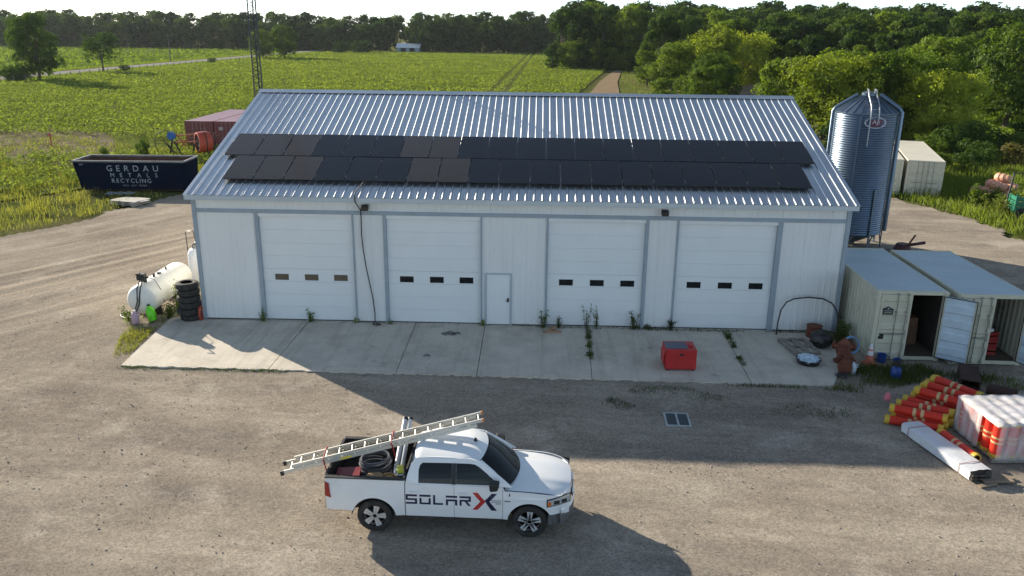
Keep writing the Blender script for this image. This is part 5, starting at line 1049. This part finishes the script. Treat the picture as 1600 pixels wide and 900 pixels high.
for k, (x, y, z, a) in enumerate(BR):
    o = tag(link('traffic_barrel', bbm, loc=(x, y, z-.05)), 'faded orange barrel in the weeds by the green wagon, %s' % PN[k], 'traffic barrel', 'faded orange barrels'); o.rotation_euler = (R_(90+random.uniform(-8, 8)), 0, a+random.uniform(-.25, .25))
for k, (x, y) in enumerate(((44.9, 22.2), (45.4, 22.5))):
    o = tag(link('traffic_barrel', bbm, loc=(x, y, .64)), 'faded orange barrel riding in the green wagon, %s' % ('nearer the hoop handle', 'farther from the hoop handle')[k], 'traffic barrel', 'faded orange barrels'); o.rotation_euler = (R_(90), 0, .4-.8*k)
# ------------------------------------------------------------------ far things: shed, poles, fence
SH = thing('field_shed', 'long low shed with pale roof at the far edge of the bean field', 'shed', (-59.6, 396, -.1))
q = MB(); q.box(0, 11.4, 0, 9, 0, 2.5); q.build('wall', mat('shed_wall', (.30, .36, .42), .6), SH); q = MB(); q.prism([(-.5, 2.35), (4.5, 4.2), (9.5, 2.35), (9.5, 2.6), (4.5, 4.45), (-.5, 2.6)], lambda y, z: (-.4, y, z), lambda y, z: (11.8, y, z)); q.build('roof', mat('shed_roof', (.70, .72, .74), .4, .2), SH)
for x in (2, 6.5): q = MB(); q.box(x, x+2.6, -.04, .01, 0, 2.2); q.build('door', m_dark, SH)
PO = thing('utility_pole', 'wooden utility pole beside the road, left of the mast, nearer of two', 'utility pole', (-111.5, 250, -.1), 0, 'poles along the road'); m_pole = mat('pole_wood', (.16, .13, .11), .85)
q = MB(); q.tube([(0, 0, 0), (0, 0, 9.0)], [.17, .11], 8); q.build('pole', m_pole, PO); q = MB(); q.bar((-1.1, 0, 8.5), (1.1, 0, 8.5), .12); q.build('crossarm', m_pole, PO)
for x in (-1, 0, 1): q = MB(); q.lathe([(.05, 0), (.06, .12), (.02, .16)], 8, Matrix.Translation((x, 0, 8.56 if x else 9))); q.build('insulator', m_hw, PO)
for y, l_ in ((330, 'farther of two, beside the road close to the mast'),): dup(PO, (-111.5, y, -.1), 0, 'wooden utility pole, '+l_)
FE = thing('field_fence', 'thin wire fence on posts between bean field and road', 'fence', (-93.8, 128, -.14)); pm = MB(); pm.tube([(0, 0, 0), (0, 0, 1.35)], .08, 6); pmm = pm.mesh('post', m_pole)
for k in range(44): link('post', pmm, FE, (random.uniform(-.1, .1), k*4.2, 0))
for z in (.45, .85, 1.2): q = MB(); q.bar((0, 0, z), (0, 180, z), .02); q.build('wire', m_hw, FE)
q = MB(); q.tube([(0, 0, 0), (0, 0, 1.25)], .06, 6); q.box(-.1, .1, -.02, .02, 1.0, 1.25); tag(q.build('marker_post', mat('marker_red', (.5, .05, .04), .6), loc=(-34.3, 48, -.1)), 'small red marker post in the thin crop left of the skip', 'marker post')
# ------------------------------------------------------------------ trees
m_bark = mat('bark', (.09, .07, .055), .95, var=.3, scale=3)
lf_dark = leafmat('leaf_dark', (.018, .045, .010), (.075, .125, .022), .30)
lf_mid = leafmat('leaf_mid', (.035, .070, .012), (.15, .205, .026), .36)
lf_bri = leafmat('leaf_bright', (.06, .105, .014), (.28, .315, .035), .42)
lf_far = leafmat('leaf_far', (.028, .058, .016), (.085, .13, .028), .28)
def crown(rg, H, R, z0, n, leaf, lobes=26, ragged=.16, flat=1.):
    zm = z0+.42*(H-z0); lr = rg.uniform(.22, .42, lobes)*R
    z = rg.uniform(z0+.2, H-.5*lr.mean(), lobes)**1.0; z = np.minimum(z, H-lr*.8)
    pr = np.where(z > zm, np.sqrt(np.clip(1-((z-zm)/(H-zm))**2.2, .02, 1)), .78+.22*np.clip((z-z0)/(zm-z0+1e-6), 0, 1))
    a = np.arange(lobes)*2.39996+rg.uniform(-.5, .5, lobes); rr = R*pr*rg.uniform(.25, .9, lobes)**.6*.88
    C = np.stack([rr*np.cos(a), rr*np.sin(a), z], 1); C[0] = (rg.normal()*.12*R, rg.normal()*.12*R, H-lr[0]*.95)
    w = lr**2/np.sum(lr**2); idx_ = rg.choice(lobes, n, p=w)
    K_ = 16; cu = rg.normal(size=(lobes, K_, 3)); cu[..., 2] += .25; cu /= np.linalg.norm(cu, axis=2, keepdims=True); cr = rg.uniform(.55, 1.0, (lobes, K_))**.5+rg.normal(0, ragged, (lobes, K_))
    ci = rg.integers(0, K_, n); u = cu[idx_, ci]+rg.normal(size=(n, 3))*.22; u /= np.linalg.norm(u, axis=1, keepdims=True)
    q_ = cr[idx_, ci]+rg.normal(0, .10, n)
    P = C[idx_]+u*(lr[idx_]*q_)[:, None]*np.array([1.14, 1.14, .9])
    N = u*.7+rg.normal(size=(n, 3))*.55+np.array([0, 0, .35]); k = P[:, 2] > min(z0*.55, z0-.3)
    return P[k], N[k], rg.uniform(.65, 1.35, n)[k]*leaf, C, lr
def trunk_mb(rg, H, C, z0, r0=.28, limbs=9):
    t = MB(); top = H*.72; t.tube([(0, 0, -.2), (.05*H*.1, 0, z0*.6), (.1*rg.normal(), .1*rg.normal(), z0+1), (.25*rg.normal(), .25*rg.normal(), top)], [r0*1.35, r0, r0*.8, r0*.2], 9)
    for c in C[:limbs]:
        a = Vector((0, 0, z0*.55+(c[2]-z0)*.3)); b_ = Vector(c); m_ = a.lerp(b_, .5)+Vector((0, 0, .3)); t.tube([a, m_, b_], [r0*.5, r0*.32, r0*.08], 6)
    return t
PROTO = {}
def proto(key, seed, H, R, z0, n, leaf, lf, single=False, lobes=26, ragged=.16, r0=.28, asp=.55):
    rg = np.random.default_rng(seed); P, N, s, C, lr = crown(rg, H, R, z0, n, leaf, lobes, ragged); V, F = kites(P, N, s, rg, asp)
    tm_ = trunk_mb(rg, H, C, z0, r0)
    if single:
        tv_ = np.array(tm_.v); tf = [f for f in tm_.f if len(f) == 4]; F2 = np.concatenate([F, np.array(tf)+len(V)]); V2 = np.concatenate([V, tv_]); mi = np.r_[np.zeros(len(F), np.int32), np.ones(len(tf), np.int32)]
        PROTO[key] = (H, fastmesh(key, V2, F2, [lf, m_bark], 4, mi), None)
    else: PROTO[key] = (H, fastmesh('crown', V, F, lf), tm_.mesh('trunk', m_bark, 60))
proto('oak', 7, 14, 5.0, 2.0, 16000, .44, lf_dark, lobes=34); proto('small', 2, 9.2, 4.2, 2.6, 5200, .36, lf_mid, lobes=20, ragged=.25, r0=.2)
proto('bri_a', 3, 12, 4.9, 1.2, 15000, .40, lf_bri, lobes=34); proto('bri_b', 4, 10, 5.2, 1.4, 15000, .36, lf_bri, lobes=36); proto('mid_a', 5, 11, 4.9, 1.0, 13000, .40, lf_mid, lobes=32); proto('mid_b', 6, 11.5, 4.3, 1.6, 12000, .40, lf_mid, lobes=28)
for i, sd in enumerate((11, 12, 13, 14)): proto('wood%d' % i, sd, 17, (5.8, 5.2, 6.2, 4.9)[i], (.5, .8, .4, .6)[i], 11000, .60, lf_dark if i % 2 else lf_mid, True, 30, .15)
for i, sd in enumerate((21, 22, 23)): proto('far%d' % i, sd, 18, (7.0, 6.2, 7.6)[i], .3, 5200, 1.0, lf_far, True, 30, .14)
proto('shrub', 31, 3.2, 2.1, .1, 4200, .24, lf_mid, True, 18, .2, .06); proto('shrub_d', 32, 3.0, 2.3, .1, 4000, .24, lf_dark, True, 18, .2, .06)
proto('shrub_b', 33, 2.6, 1.9, .1, 3600, .22, leafmat('leaf_dry', (.07, .075, .02), (.20, .16, .055), .35), True, 16, .25, .05)
rt = random.Random(99)
def tree(key, x, y, H, label, name='broadleaf_tree', cat='tree', group=None, sxy=None, z=-.15, rz=None):
    h0, cm, tm_ = PROTO[key]; s = H/h0; sx_ = s*(sxy or rt.uniform(.9, 1.12)); rz = rt.uniform(0, 6.28) if rz is None else rz
    if tm_ is None: o = tag(link(name, cm, loc=(x, y, z), rz=rz), label, cat, group)
    else:
        o = thing(name, label, cat, (x, y, z), rz, group); link('trunk', tm_, o); link('crown', cm, o)
    o.scale = (sx_, sx_, s); return o
tree('oak', -93.2, 144.5, 13.9, 'tall dark tree by the road at the left edge', sxy=1.0, rz=1.0)
tree('small', -98.5, 181, 9.6, 'smaller open-crowned tree beside the road, right of the tall one', rz=2.0, sxy=1.05)
for x, y, h, l in ((-91.5, 285, 10.8, 'roadside tree just right of the mast, left of its twin'), (-85.5, 292, 12.6, 'roadside tree right of the mast, right of its twin')): tree('mid_a', x, y, h, l, group='roadside trees by the mast')
for x, y, h, l in ((-96, 143, 3.6, 'dark shrub at the foot of the tall roadside tree, right of its trunk'), (-99.5, 145, 3.0, 'dark shrub at the foot of the tall roadside tree, left of its trunk'), (-95, 185, 1.8, 'small dark bush by the fence below the small roadside tree'), (-94.5, 243, 1.8, 'lone round bush on the fence line midway to the mast'), (-82, 370, 5.5, 'leafy bush at the field corner where the road vanishes, left one'), (-74, 378, 6.0, 'leafy bush at the field corner where the road vanishes, right one')): tree('shrub_d', x, y, h, l, 'shrub', 'shrub')
# bright and mid trees on the right
for k, x, y, h, l in (('bri_a', 46.2, 134, 12.8, 'tall bright green tree above the right part of the ridge'), ('bri_b', 39.5, 137, 9.4, 'rounded green tree at the end of the dirt path'), ('bri_b', 53.5, 139, 11.2, 'bright tree left of the earth mound'), ('mid_b', 36.2, 150, 7.5, 'small green tree beside the dirt path'),
        ('bri_b', 45.0, 63, 9.0, 'bright spreading tree directly behind the silo'), ('bri_a', 51.2, 62, 9.8, 'bright tree right of the silo, tallest of the clump'), ('bri_b', 57.0, 65, 9.2, 'bright tree at the right end of the clump behind far containers'), ('mid_a', 48.2, 70, 9.6, 'green tree behind the clump, between silo and bright trees'), ('mid_b', 41.2, 68, 8.6, 'green tree between ridge end and silo'), ('bri_b', 55.0, 57.5, 7.6, 'low bright tree nearest the far containers'),
        ('mid_a', 71.0, 74, 13.0, 'large dark green tree at the right edge'), ('mid_b', 66.0, 84, 11.0, 'green tree behind the large right-edge tree, to its left'), ('mid_a', 77.5, 82, 12.5, 'green tree behind the large right-edge tree, to its right'), ('mid_b', 35.5, 84, 7.0, 'low green tree behind the right end of the ridge'), ('mid_a', 40, 98, 8.5, 'green tree above the roof corner, before the earth mound')):
    tree(k, x, y, h, l)
GA = 'trees of the right-hand wood'
def row(path, sp, H, key, lab, group, off=0, jit=2.2):
    P = [Vector((a, b_, 0)) for a, b_ in path]; t = off
    for i in range(len(P)-1):
        d = P[i+1]-P[i]; l_ = d.length
        while t < l_:
            c = P[i]+d*(t/l_); tree(rt.choice(key), c.x+rt.uniform(-jit, jit), c.y+rt.uniform(-jit, jit), rt.uniform(*H), lab, 'woodland_tree', 'tree', group); t += sp*rt.uniform(.85, 1.15)
        t -= l_
W_ = ['wood0', 'wood1', 'wood2', 'wood3']
row([(60, 142), (70, 122), (82, 104), (100, 96)], 6.2, (9, 11.5), W_, 'woodland tree at the near edge of the right wood', 'near edge of the right wood')
row([(58, 152), (76, 134), (92, 116), (112, 106)], 6.5, (11, 13), W_, 'woodland tree in the second row of the right wood', 'second row of the right wood', 2)
row([(42, 172), (70, 168), (100, 140), (130, 128)], 6.8, (13.0, 15.5), W_, 'taller woodland tree in the middle of the right wood', 'middle of the right wood')
row([(40, 186), (75, 184), (110, 156), (142, 146)], 7.0, (14, 16.5), W_, 'taller woodland tree behind the middle of the right wood', 'rear middle of the right wood', 3)
row([(19, 236), (46, 232), (72, 246), (120, 238), (178, 214)], 6.6, (17, 19), W_, 'tall dark woodland tree along the back of the right wood', 'back of the right wood')
row([(20, 248), (48, 246), (76, 262), (124, 256), (190, 236)], 7.2, (18, 20.5), W_, 'tall dark woodland tree on the skyline of the right wood', 'skyline of the right wood', 3)
row([(30, 270), (78, 290), (130, 288), (205, 262)], 8.5, (20, 22.5), ['far0', 'far1', 'far2'], 'distant skyline tree behind the right wood', 'distant skyline trees')
FR = ['far0', 'far1', 'far2']
row([(-330, 432), (-180, 430), (-120, 424), (-64, 408)], 7.0, (13, 17), FR, 'tree in the front row of the far wood left of the shed', 'front of the far left wood')
row([(-340, 450), (-180, 446), (-110, 440), (-60, 426)], 8.0, (17, 20), FR, 'tree on the skyline of the far wood left of the shed', 'skyline of the far left wood', 3)
row([(-56, 416), (-44, 404), (-20, 404), (34, 406)], 6.4, (14.5, 18), FR, 'tree in the dark front row of the wood right of the shed', 'front of the far middle wood')
row([(-54, 430), (-20, 420), (50, 420)], 7.6, (18.5, 21), FR, 'tree on the skyline of the wood right of the shed', 'skyline of the far middle wood', 3)
row([(17.5, 226), (24, 224), (34, 228)], 4.2, (5.5, 9), ['mid_a', 'mid_b', 'wood1'], 'lower tree at the field corner before the right wood', 'low trees at the field corner', 0, 1)
# shrubs on the right
SB = [('shrub', 52.5, 50, 3.0), ('shrub_d', 56, 52, 3.2), ('shrub', 49.5, 47, 2.4), ('shrub_b', 55.5, 43.5, 2.2), ('shrub_b', 59, 45.5, 2.4), ('shrub_d', 53, 45.5, 2.2), ('shrub_b', 62, 47, 2.4), ('shrub', 60, 51.5, 2.4), ('shrub_d', 50.6, 41, 2.0), ('shrub_b', 57.5, 40, 1.8), ('shrub', 47.5, 41, 1.7), ('shrub_d', 64.5, 56.5, 2.6), ('shrub', 46.8, 54, 3.4), ('shrub_d', 43.5, 53, 2.8), ('shrub', 38.5, 60, 3.6), ('shrub_b', 35.8, 70, 3.6), ('shrub', 33.2, 78, 3.4), ('shrub', 35.5, 122, 3.4), ('shrub', 39, 118, 4.0), ('shrub_d', 44, 120, 4.2), ('shrub', 62, 128, 4), ('shrub', 31.5, 92, 3.2), ('shrub_d', 67, 60, 2.8)]
for i, (k, x, y, h) in enumerate(SB): tree(k, x, y, h, 'bushy %s shrub in the overgrown strip right of the silo' % {'shrub': 'green', 'shrub_d': 'dark green', 'shrub_b': 'brownish'}[k], 'shrub', 'shrub', '%s shrubs of the overgrown strip' % {'shrub': 'green', 'shrub_d': 'dark', 'shrub_b': 'brownish'}[k])
for x, y, h, l in ((-21.5, 40.5, 1.9, 'small dark bush behind the skip, left of the round implement'), (-24.6, 39.5, 1.3, 'smaller dark bush behind the skip, farther from the implement')): tree('shrub_d', x, y, h, l, 'shrub', 'shrub', sxy=.4)
# ------------------------------------------------------------------ bean field
lf_bean = leafmat('bean_leaf', (.125, .18, .03), (.28, .33, .065), .40, (1.3, 1.35, .65), scale=.06)
rb = np.random.default_rng(5)
FP = [(-92, 24), (-24, 24), (-18.5, 31), (-9.5, 50), (11.5, 100), (20, 124), (34, 232), (34, 401), (-92, 401)]
def nz2(P, s, sd):
    return (np.sin(P[:, 0]*s*1.3+sd)+np.sin(P[:, 1]*s*1.7+sd*2.1)+np.sin((P[:, 0]*.8+P[:, 1]*.6)*s*2.3+sd*3.3)+.7*np.sin((P[:, 0]*.5-P[:, 1]*.9)*s*4.1+sd))/3.4
VV = []; FF = []; k0 = 0
for (y0, y1, dens, size, per_) in ((24, 60, 8.0, .20, 5), (60, 130, 4.6, .26, 5), (122, 230, 1.9, .40, 4), (230, 401, .9, .6, 4)):
    x0, x1 = (-92, 34); n = int((x1-x0)*(y1-y0)*dens); P = np.stack([rb.uniform(x0, x1, n), rb.uniform(y0, y1, n)], 1)
    # drop what the picture cannot see: behind the workshop and left of the frame
    P = P[(P[:, 0] > -16-(P[:, 1]-10)*.68-6) & inside(P[:, 0], P[:, 1], FP)]
    if y0 < 122: P = P[(P[:, 0] < -6-(P[:, 1]-20)*.12)]
    # rows (0.76 m) run across, with planter gaps; tracks of the sprayer
    ang = .16; rowc = (-math.sin(ang)*P[:, 0]+math.cos(ang)*P[:, 1])
    if y0 < 122: P[:, 1] += (np.round(rowc/.76)*.76-rowc)*.75
    thin = nz2(P, .11, 1.7)+.5*nz2(P, .4, 4.); near = np.clip((62-P[:, 1])/30, 0, 1)*np.clip((-17-P[:, 0]+.0)/6, 0, 1)
    keep = rb.uniform(0, 1, len(P)) < np.clip(1.25-near*1.15*(thin > -.1)-.55*(thin > .55)-.35*near, .06, 1)
    for tx, ty in ((-2.0, 0), (.4, 0)):
        keep &= ~((np.abs(P[:, 0]-(6.3+tx*1.1)-(P[:, 1]-130)*.012) < (.75 if P[0, 1] < 230 else .8)) & (P[:, 1] > 122))
    keep &= ~((np.abs(P[:, 1]-188-P[:, 0]*.05) < 1.6) & (P[:, 0] > -14) & (rb.uniform(0, 1, len(P)) < .85)); P = P[keep]
    br = ((P[:, 0]+36)/13)**2+((P[:, 1]-48)/8.5)**2+.7*nz2(P, .5, 2.); P = P[(br > 1.) | (rb.uniform(0, 1, len(P)) < .12)]
    m = len(P); C3 = np.repeat(np.c_[P, np.full(m, 0.)], per_, 0); r_ = rb.normal(0, 1, (m*per_, 2))*size*.55; hh = rb.uniform(.15, .62, m*per_)*(1-.35*np.repeat(np.clip(nz2(P, .25, 9.), 0, 1), per_))
    C3[:, :2] += r_; C3[:, 2] = hh-.1; N = rb.normal(0, .42, (m*per_, 3)); N[:, 2] += 1
    V, F = kites(C3, N, rb.uniform(.7, 1.3, m*per_)*size, rb, .75); VV.append(V); FF.append(F+k0); k0 += len(V)
tag(link('bean_crop', fastmesh('bean_crop', np.concatenate(VV), np.concatenate(FF), lf_bean)), 'bright green bean crop covering the field behind the yard', 'crop', kind='stuff')
n = 30000; P = np.stack([rb.uniform(-330, -118.5, n), rb.uniform(125, 424, n)], 1); C3 = np.c_[P, rb.uniform(.1, .5, n)-.1]; N = rb.normal(0, .4, (n, 3)); N[:, 2] += 1
V, F = kites(C3, N, rb.uniform(.8, 1.6, n), rb, .8); tag(link('far_crop', fastmesh('far_crop', V, F, leafmat('far_crop_leaf', (.085, .14, .02), (.17, .22, .035), .35))), 'green crop of the field beyond the road', 'crop', kind='stuff')
# ------------------------------------------------------------------ grass and weeds
def blades(name, label, polys, n, h, w, lf, seed, z=-.08, lean=.35, clump=0.):
    rg = np.random.default_rng(seed); out = []
    for poly, share in polys:
        xs = [a for a, _ in poly]; ys = [b_ for _, b_ in poly]; k = int(n*share*2.2); P = np.stack([rg.uniform(min(xs), max(xs), k), rg.uniform(min(ys), max(ys), k)], 1)
        P = P[inside(P[:, 0], P[:, 1], poly)]
        if clump: P = P[rg.uniform(0, 1, len(P)) < np.clip(.55+clump*nz2(P, 1.1, seed), 0, 1)]
        out.append(P[:int(n*share)])
    P = np.concatenate(out); k = len(P); a = rg.uniform(0, 6.28, k); H = rg.uniform(*h, k)*(1+.35*nz2(P, .6, seed+1)); W = rg.uniform(.6, 1.4, k)*w
    T = np.stack([np.cos(a), np.sin(a), 0*a], 1); b = rg.uniform(0, 6.28, k); D = np.stack([np.cos(b), np.sin(b), 0*b], 1)*(H*lean*rg.uniform(.2, 1.6, k))[:, None]
    B0 = np.c_[P, np.full(k, z)]; up = np.c_[0*a, 0*a, H]
    V = np.stack([B0-T*W[:, None]*.5, B0+T*W[:, None]*.5, B0+up*.6+D*.4+T*W[:, None]*.4, B0+up+D, B0+up*.6+D*.4-T*W[:, None]*.4], 1).reshape(-1, 3)
    return tag(link(name, fastmesh(name, V, np.arange(5*k).reshape(-1, 5), lf, 5)), label, 'grass', kind='stuff')
lf_gy = leafmat('grass_yellow', (.11, .145, .025), (.29, .29, .06), .4, (1.2, 1.2, .7), scale=.35); lf_gg = leafmat('grass_green', (.06, .10, .018), (.19, .23, .04), .4, scale=.5); lf_gd = leafmat('grass_dark', (.035, .055, .015), (.10, .125, .03), .35, scale=.9)
blades('verge_grass', 'tall yellow-green grass on the verge left of the skip', [([(-60, 8.5), (-26, 10), (-17.2, 12.6), (-14.6, 17), (-14.0, 20), (-13.0, 22.6), (-12.6, 24.8), (-20.2, 25.2), (-21, 34), (-40, 40), (-60, 30)], .72), ([(-21.5, 29.5), (-10, 29), (-9.5, 46), (-23, 46)], .2), ([(-40, 36), (-21, 28), (-20, 44), (-38, 56)], .08)], 42000, (.10, .52), .034, lf_gy, 41, clump=.9)
blades('roadside_grass', 'rough grass between fence and road', [([(-118, 100), (-111, 100), (-111, 400), (-118, 400)], .35), ([(-101.5, 100), (-92.5, 100), (-92.5, 390), (-101.5, 390)], .65)], 18000, (.12, .4), .22, lf_gg, 42)
blades('overgrown_grass', 'overgrown green grass around the far containers and wagon', [([(41.5, 14.8), (58, 13), (66, 52), (46, 44), (39, 46), (38.4, 29.5), (40.6, 22.8)], .6), ([(44, 44), (66, 52), (76, 72), (60, 74), (44, 58)], .3), ([(25, 60), (40, 52), (44, 125), (22, 122)], .06), ([(27.5, 118), (36, 118), (40, 165), (45, 226), (38.5, 226), (31.5, 165)], .04)], 70000, (.2, .75), .04, lf_gg, 43, clump=.6)
blades('meadow_grass', 'bright mown meadow strip under the right-edge tree', [([(57, 62), (76, 60), (90, 84), (66, 90)], 1.)], 16000, (.35, .7), .16, leafmat('grass_lush', (.12, .20, .025), (.26, .33, .05), .45), 44)
blades('tank_weeds', 'weedy green grass around the fuel tank end', [([(-2.95, -1.0), (-1.5, -.9), (-1.25, .2), (-.95, .6), (-.2, .9), (-.2, 4.5), (-1.6, 5.5), (-1.75, .4), (-2.9, .1)], .62)], 1700, (.08, .42), .02, lf_gg, 45, -.05, clump=.4)
blades('edge_grass', 'short dry grass beside the left edge of the apron', [([(-1.75, -3.9), (-1.15, -4.3), (-1.45, -.9), (-2.6, -1.1), (-2.3, -2.4)], 1.)], 1500, (.03, .16), .018, lf_gy, 48, -.05, clump=.9)
blades('apron_weeds', 'dark weeds along the apron front corner and container sills', [([(22.6, -5.35), (23.2, -5.15), (24.5, -3.4), (26.8, -3.1), (27.2, -4.2), (25.6, -4.9), (24.2, -5.7)], .7), ([(24.3, -2.4), (25.1, -2.3), (25.0, -.2), (24.75, -.2)], .14), ([(26.4, -3.5), (29.5, -4.2), (29.5, -5.2), (27, -4.7)], .16)], 6500, (.06, .30), .018, lf_gd, 46, -.05, clump=.8)
blades('sparse_weeds', 'sparse low weeds creeping over the gravel near the drain', [([(16.2, -5.9), (17.3, -6.3), (18.2, -6.9), (19.2, -7.0), (19.3, -6.1), (18.2, -5.4), (16.6, -5.35)], .4), ([(15.6, -6.3), (16.4, -6.9), (16.0, -7.3), (15.3, -6.9)], .12), ([(20.2, -7.2), (21.2, -6.6), (23.4, -6.5), (23.8, -7.2), (22, -7.5)], .22), ([(19.5, -5.28), (22.4, -5.36), (22.4, -5.15), (19.5, -5.1)], .1), ([(-1.1, -4.98), (4.8, -5.02), (4.8, -4.84), (-1.1, -4.8)], .16)], 3000, (.03, .11), .014, lf_gd, 47, -.05, clump=1.2)
blades('joint_weeds', 'dry weeds matted along the wall base and apron joints', [([(12.4, -.05), (24, -.05), (24, -.22), (18, -.3), (17, -.2), (13, -.25)], .55), ([(15.15, -.3), (15.38, -.3), (15.28, -3.4), (15.12, -3.4)], .2), ([(20.45, -.3), (20.72, -.3), (20.58, -3.6), (20.42, -3.6)], .2), ([(2.2, -.05), (11.2, -.05), (11.2, -.14), (2.2, -.14)], .05)], 1500, (.03, .16), .013, lf_gd, 49, .0, lean=.9, clump=1.3)
def weed(lab, x, y, h, n, seed, lf, spread=.25, leafs=.09, z=0, name='weed_plant'):
    rg = np.random.default_rng(seed); q = MB(); Ps = []
    for k in range(n):
        a = rg.uniform(0, 6.28); r = rg.uniform(0, spread); hh = h*rg.uniform(.5, 1); b0 = Vector((r*.3*math.cos(a), r*.3*math.sin(a), 0)); t1 = Vector((r*math.cos(a), r*math.sin(a), hh)); q.tube([b0, b0.lerp(t1, .5)+Vector((0, 0, .05)), t1], [.008, .006, .003], 4, cap=False)
        m_ = int(10+hh*26); f_ = rg.uniform(.1, 1, m_); Ps.append(np.array(b0)[None]*(1-f_[:, None])+np.array(t1)[None]*f_[:, None]+rg.normal(0, leafs*.55, (m_, 3)))
    P = np.concatenate(Ps); P[:, 2] = np.abs(P[:, 2]); N = rg.normal(size=P.shape)+np.array([0, 0, .6]); V, F = kites(P, N, rg.uniform(.6, 1.4, len(P))*leafs, rg, .45)
    tv_ = np.array(q.v); F2 = np.concatenate([F, np.array(q.f)+len(V)]); o = link(name, fastmesh(name, np.concatenate([V, tv_]), F2, lf), loc=(x, y, z)); return tag(o, lab, 'weed', 'weeds along the workshop')
for i, (x, y, h, n, lab) in enumerate(((2.42, -.12, .62, 7, 'weed growing at the first overhead door\'s left jamb'), (4.28, -.08, .55, 6, 'weed growing below the middle of the first overhead door'), (6.14, -.1, .22, 3, 'small weed at the first overhead door\'s right jamb'), (7.5, -.1, .16, 3, 'small weed at the second overhead door\'s left corner'), (11.1, -.12, .32, 4, 'small weed at the second overhead door\'s right jamb'), (13.5, -.15, .75, 7, 'grassy weed at the third overhead door\'s left jamb'), (14.1, -.2, .55, 6, 'weed over the timber offcuts by the third overhead door'), (15.2, -.2, 1.05, 6, 'tall weed in front of the third overhead door, on the joint'), (15.6, -.2, 1.0, 6, 'tall weed in front of the third overhead door, right of the joint'), (17.05, -.15, .7, 9, 'bushy weed at the third overhead door\'s right corner'), (18.5, -.15, .6, 8, 'bushy weed at the fourth overhead door\'s left jamb'), (17.6, -.12, .25, 4, 'low weed at the pier between third and fourth overhead doors'),
        (15.25, -1.2, .18, 7, 'weed in the apron joint before the third door, nearest the wall'), (15.2, -2.1, .2, 8, 'weed in the apron joint before the third door, halfway out'), (15.18, -3.0, .12, 5, 'weed in the apron joint before the third door, farthest out'), (20.6, -.9, .2, 7, 'weed in the apron joint before the fourth door, nearest the wall'), (20.55, -1.8, .2, 8, 'weed in the apron joint before the fourth door, halfway out'), (20.5, -2.9, .1, 5, 'weed in the apron joint before the fourth door, farthest out'))):
    weed(lab, x, y, h, n, 60+i, lf_gd if x > 12 else lf_gg, .22 if h > .3 else .16, .06 if h > .8 else .08)
for i, (x, y, h, n, lab) in enumerate(((-1.45, 1.0, 1.45, 10, 'tall leafy weed between fuel tank and tyre stack'), (-1.5, .1, .7, 12, 'leafy weed at the near right side of the fuel tank'), (-2.75, -.45, .7, 8, 'leafy weed before the round tank end'), (-.35, 2.6, 1.3, 12, 'yellow-green weed between gas bottles and gable wall'), (24.75, -1.0, .95, 16, 'dark weed clump between workshop corner and container'), (25.7, -3.9, .45, 14, 'flowering weed clump in front of the cone'))):
    weed(lab, x, y, h, n, 90+i, lf_gg if x < 10 else lf_gd, .38, .1, -.04)
lf_w = lf_gg; rw_ = random.Random(8)
for i in range(26):
    x = rw_.uniform(42.3, 48.5); y = rw_.uniform(23.5, 31) if i % 2 else rw_.uniform(22, 27)
    if 44 < x < 47 and y < 23.5: x -= 2.2
    o = weed('tall leafy weed among those before the far containers and barrels', x, y, rw_.uniform(.9, 1.7), 7, 200+i, lf_gy if i % 3 == 0 else lf_gg, .5, .2, -.1); o['group'] = 'tall weeds by the far containers'
# ------------------------------------------------------------------ summer haze
hm = bpy.data.materials.new('haze'); hm.use_nodes = True; ht = hm.node_tree; ht.nodes.clear(); ho = nd(ht, 'ShaderNodeOutputMaterial'); pv = nd(ht, 'ShaderNodeVolumePrincipled')
pv.inputs['Color'].default_value = (.86, .93, 1, 1); pv.inputs['Density'].default_value = .00005; pv.inputs['Anisotropy'].default_value = .3; ht.links.new(pv.outputs[0], ho.inputs['Volume'])
q = MB(); q.box(-420, 300, -60, 560, -1.5, 34); tag(q.build('haze', hm), 'thin pale summer haze over the fields', 'haze', kind='stuff')
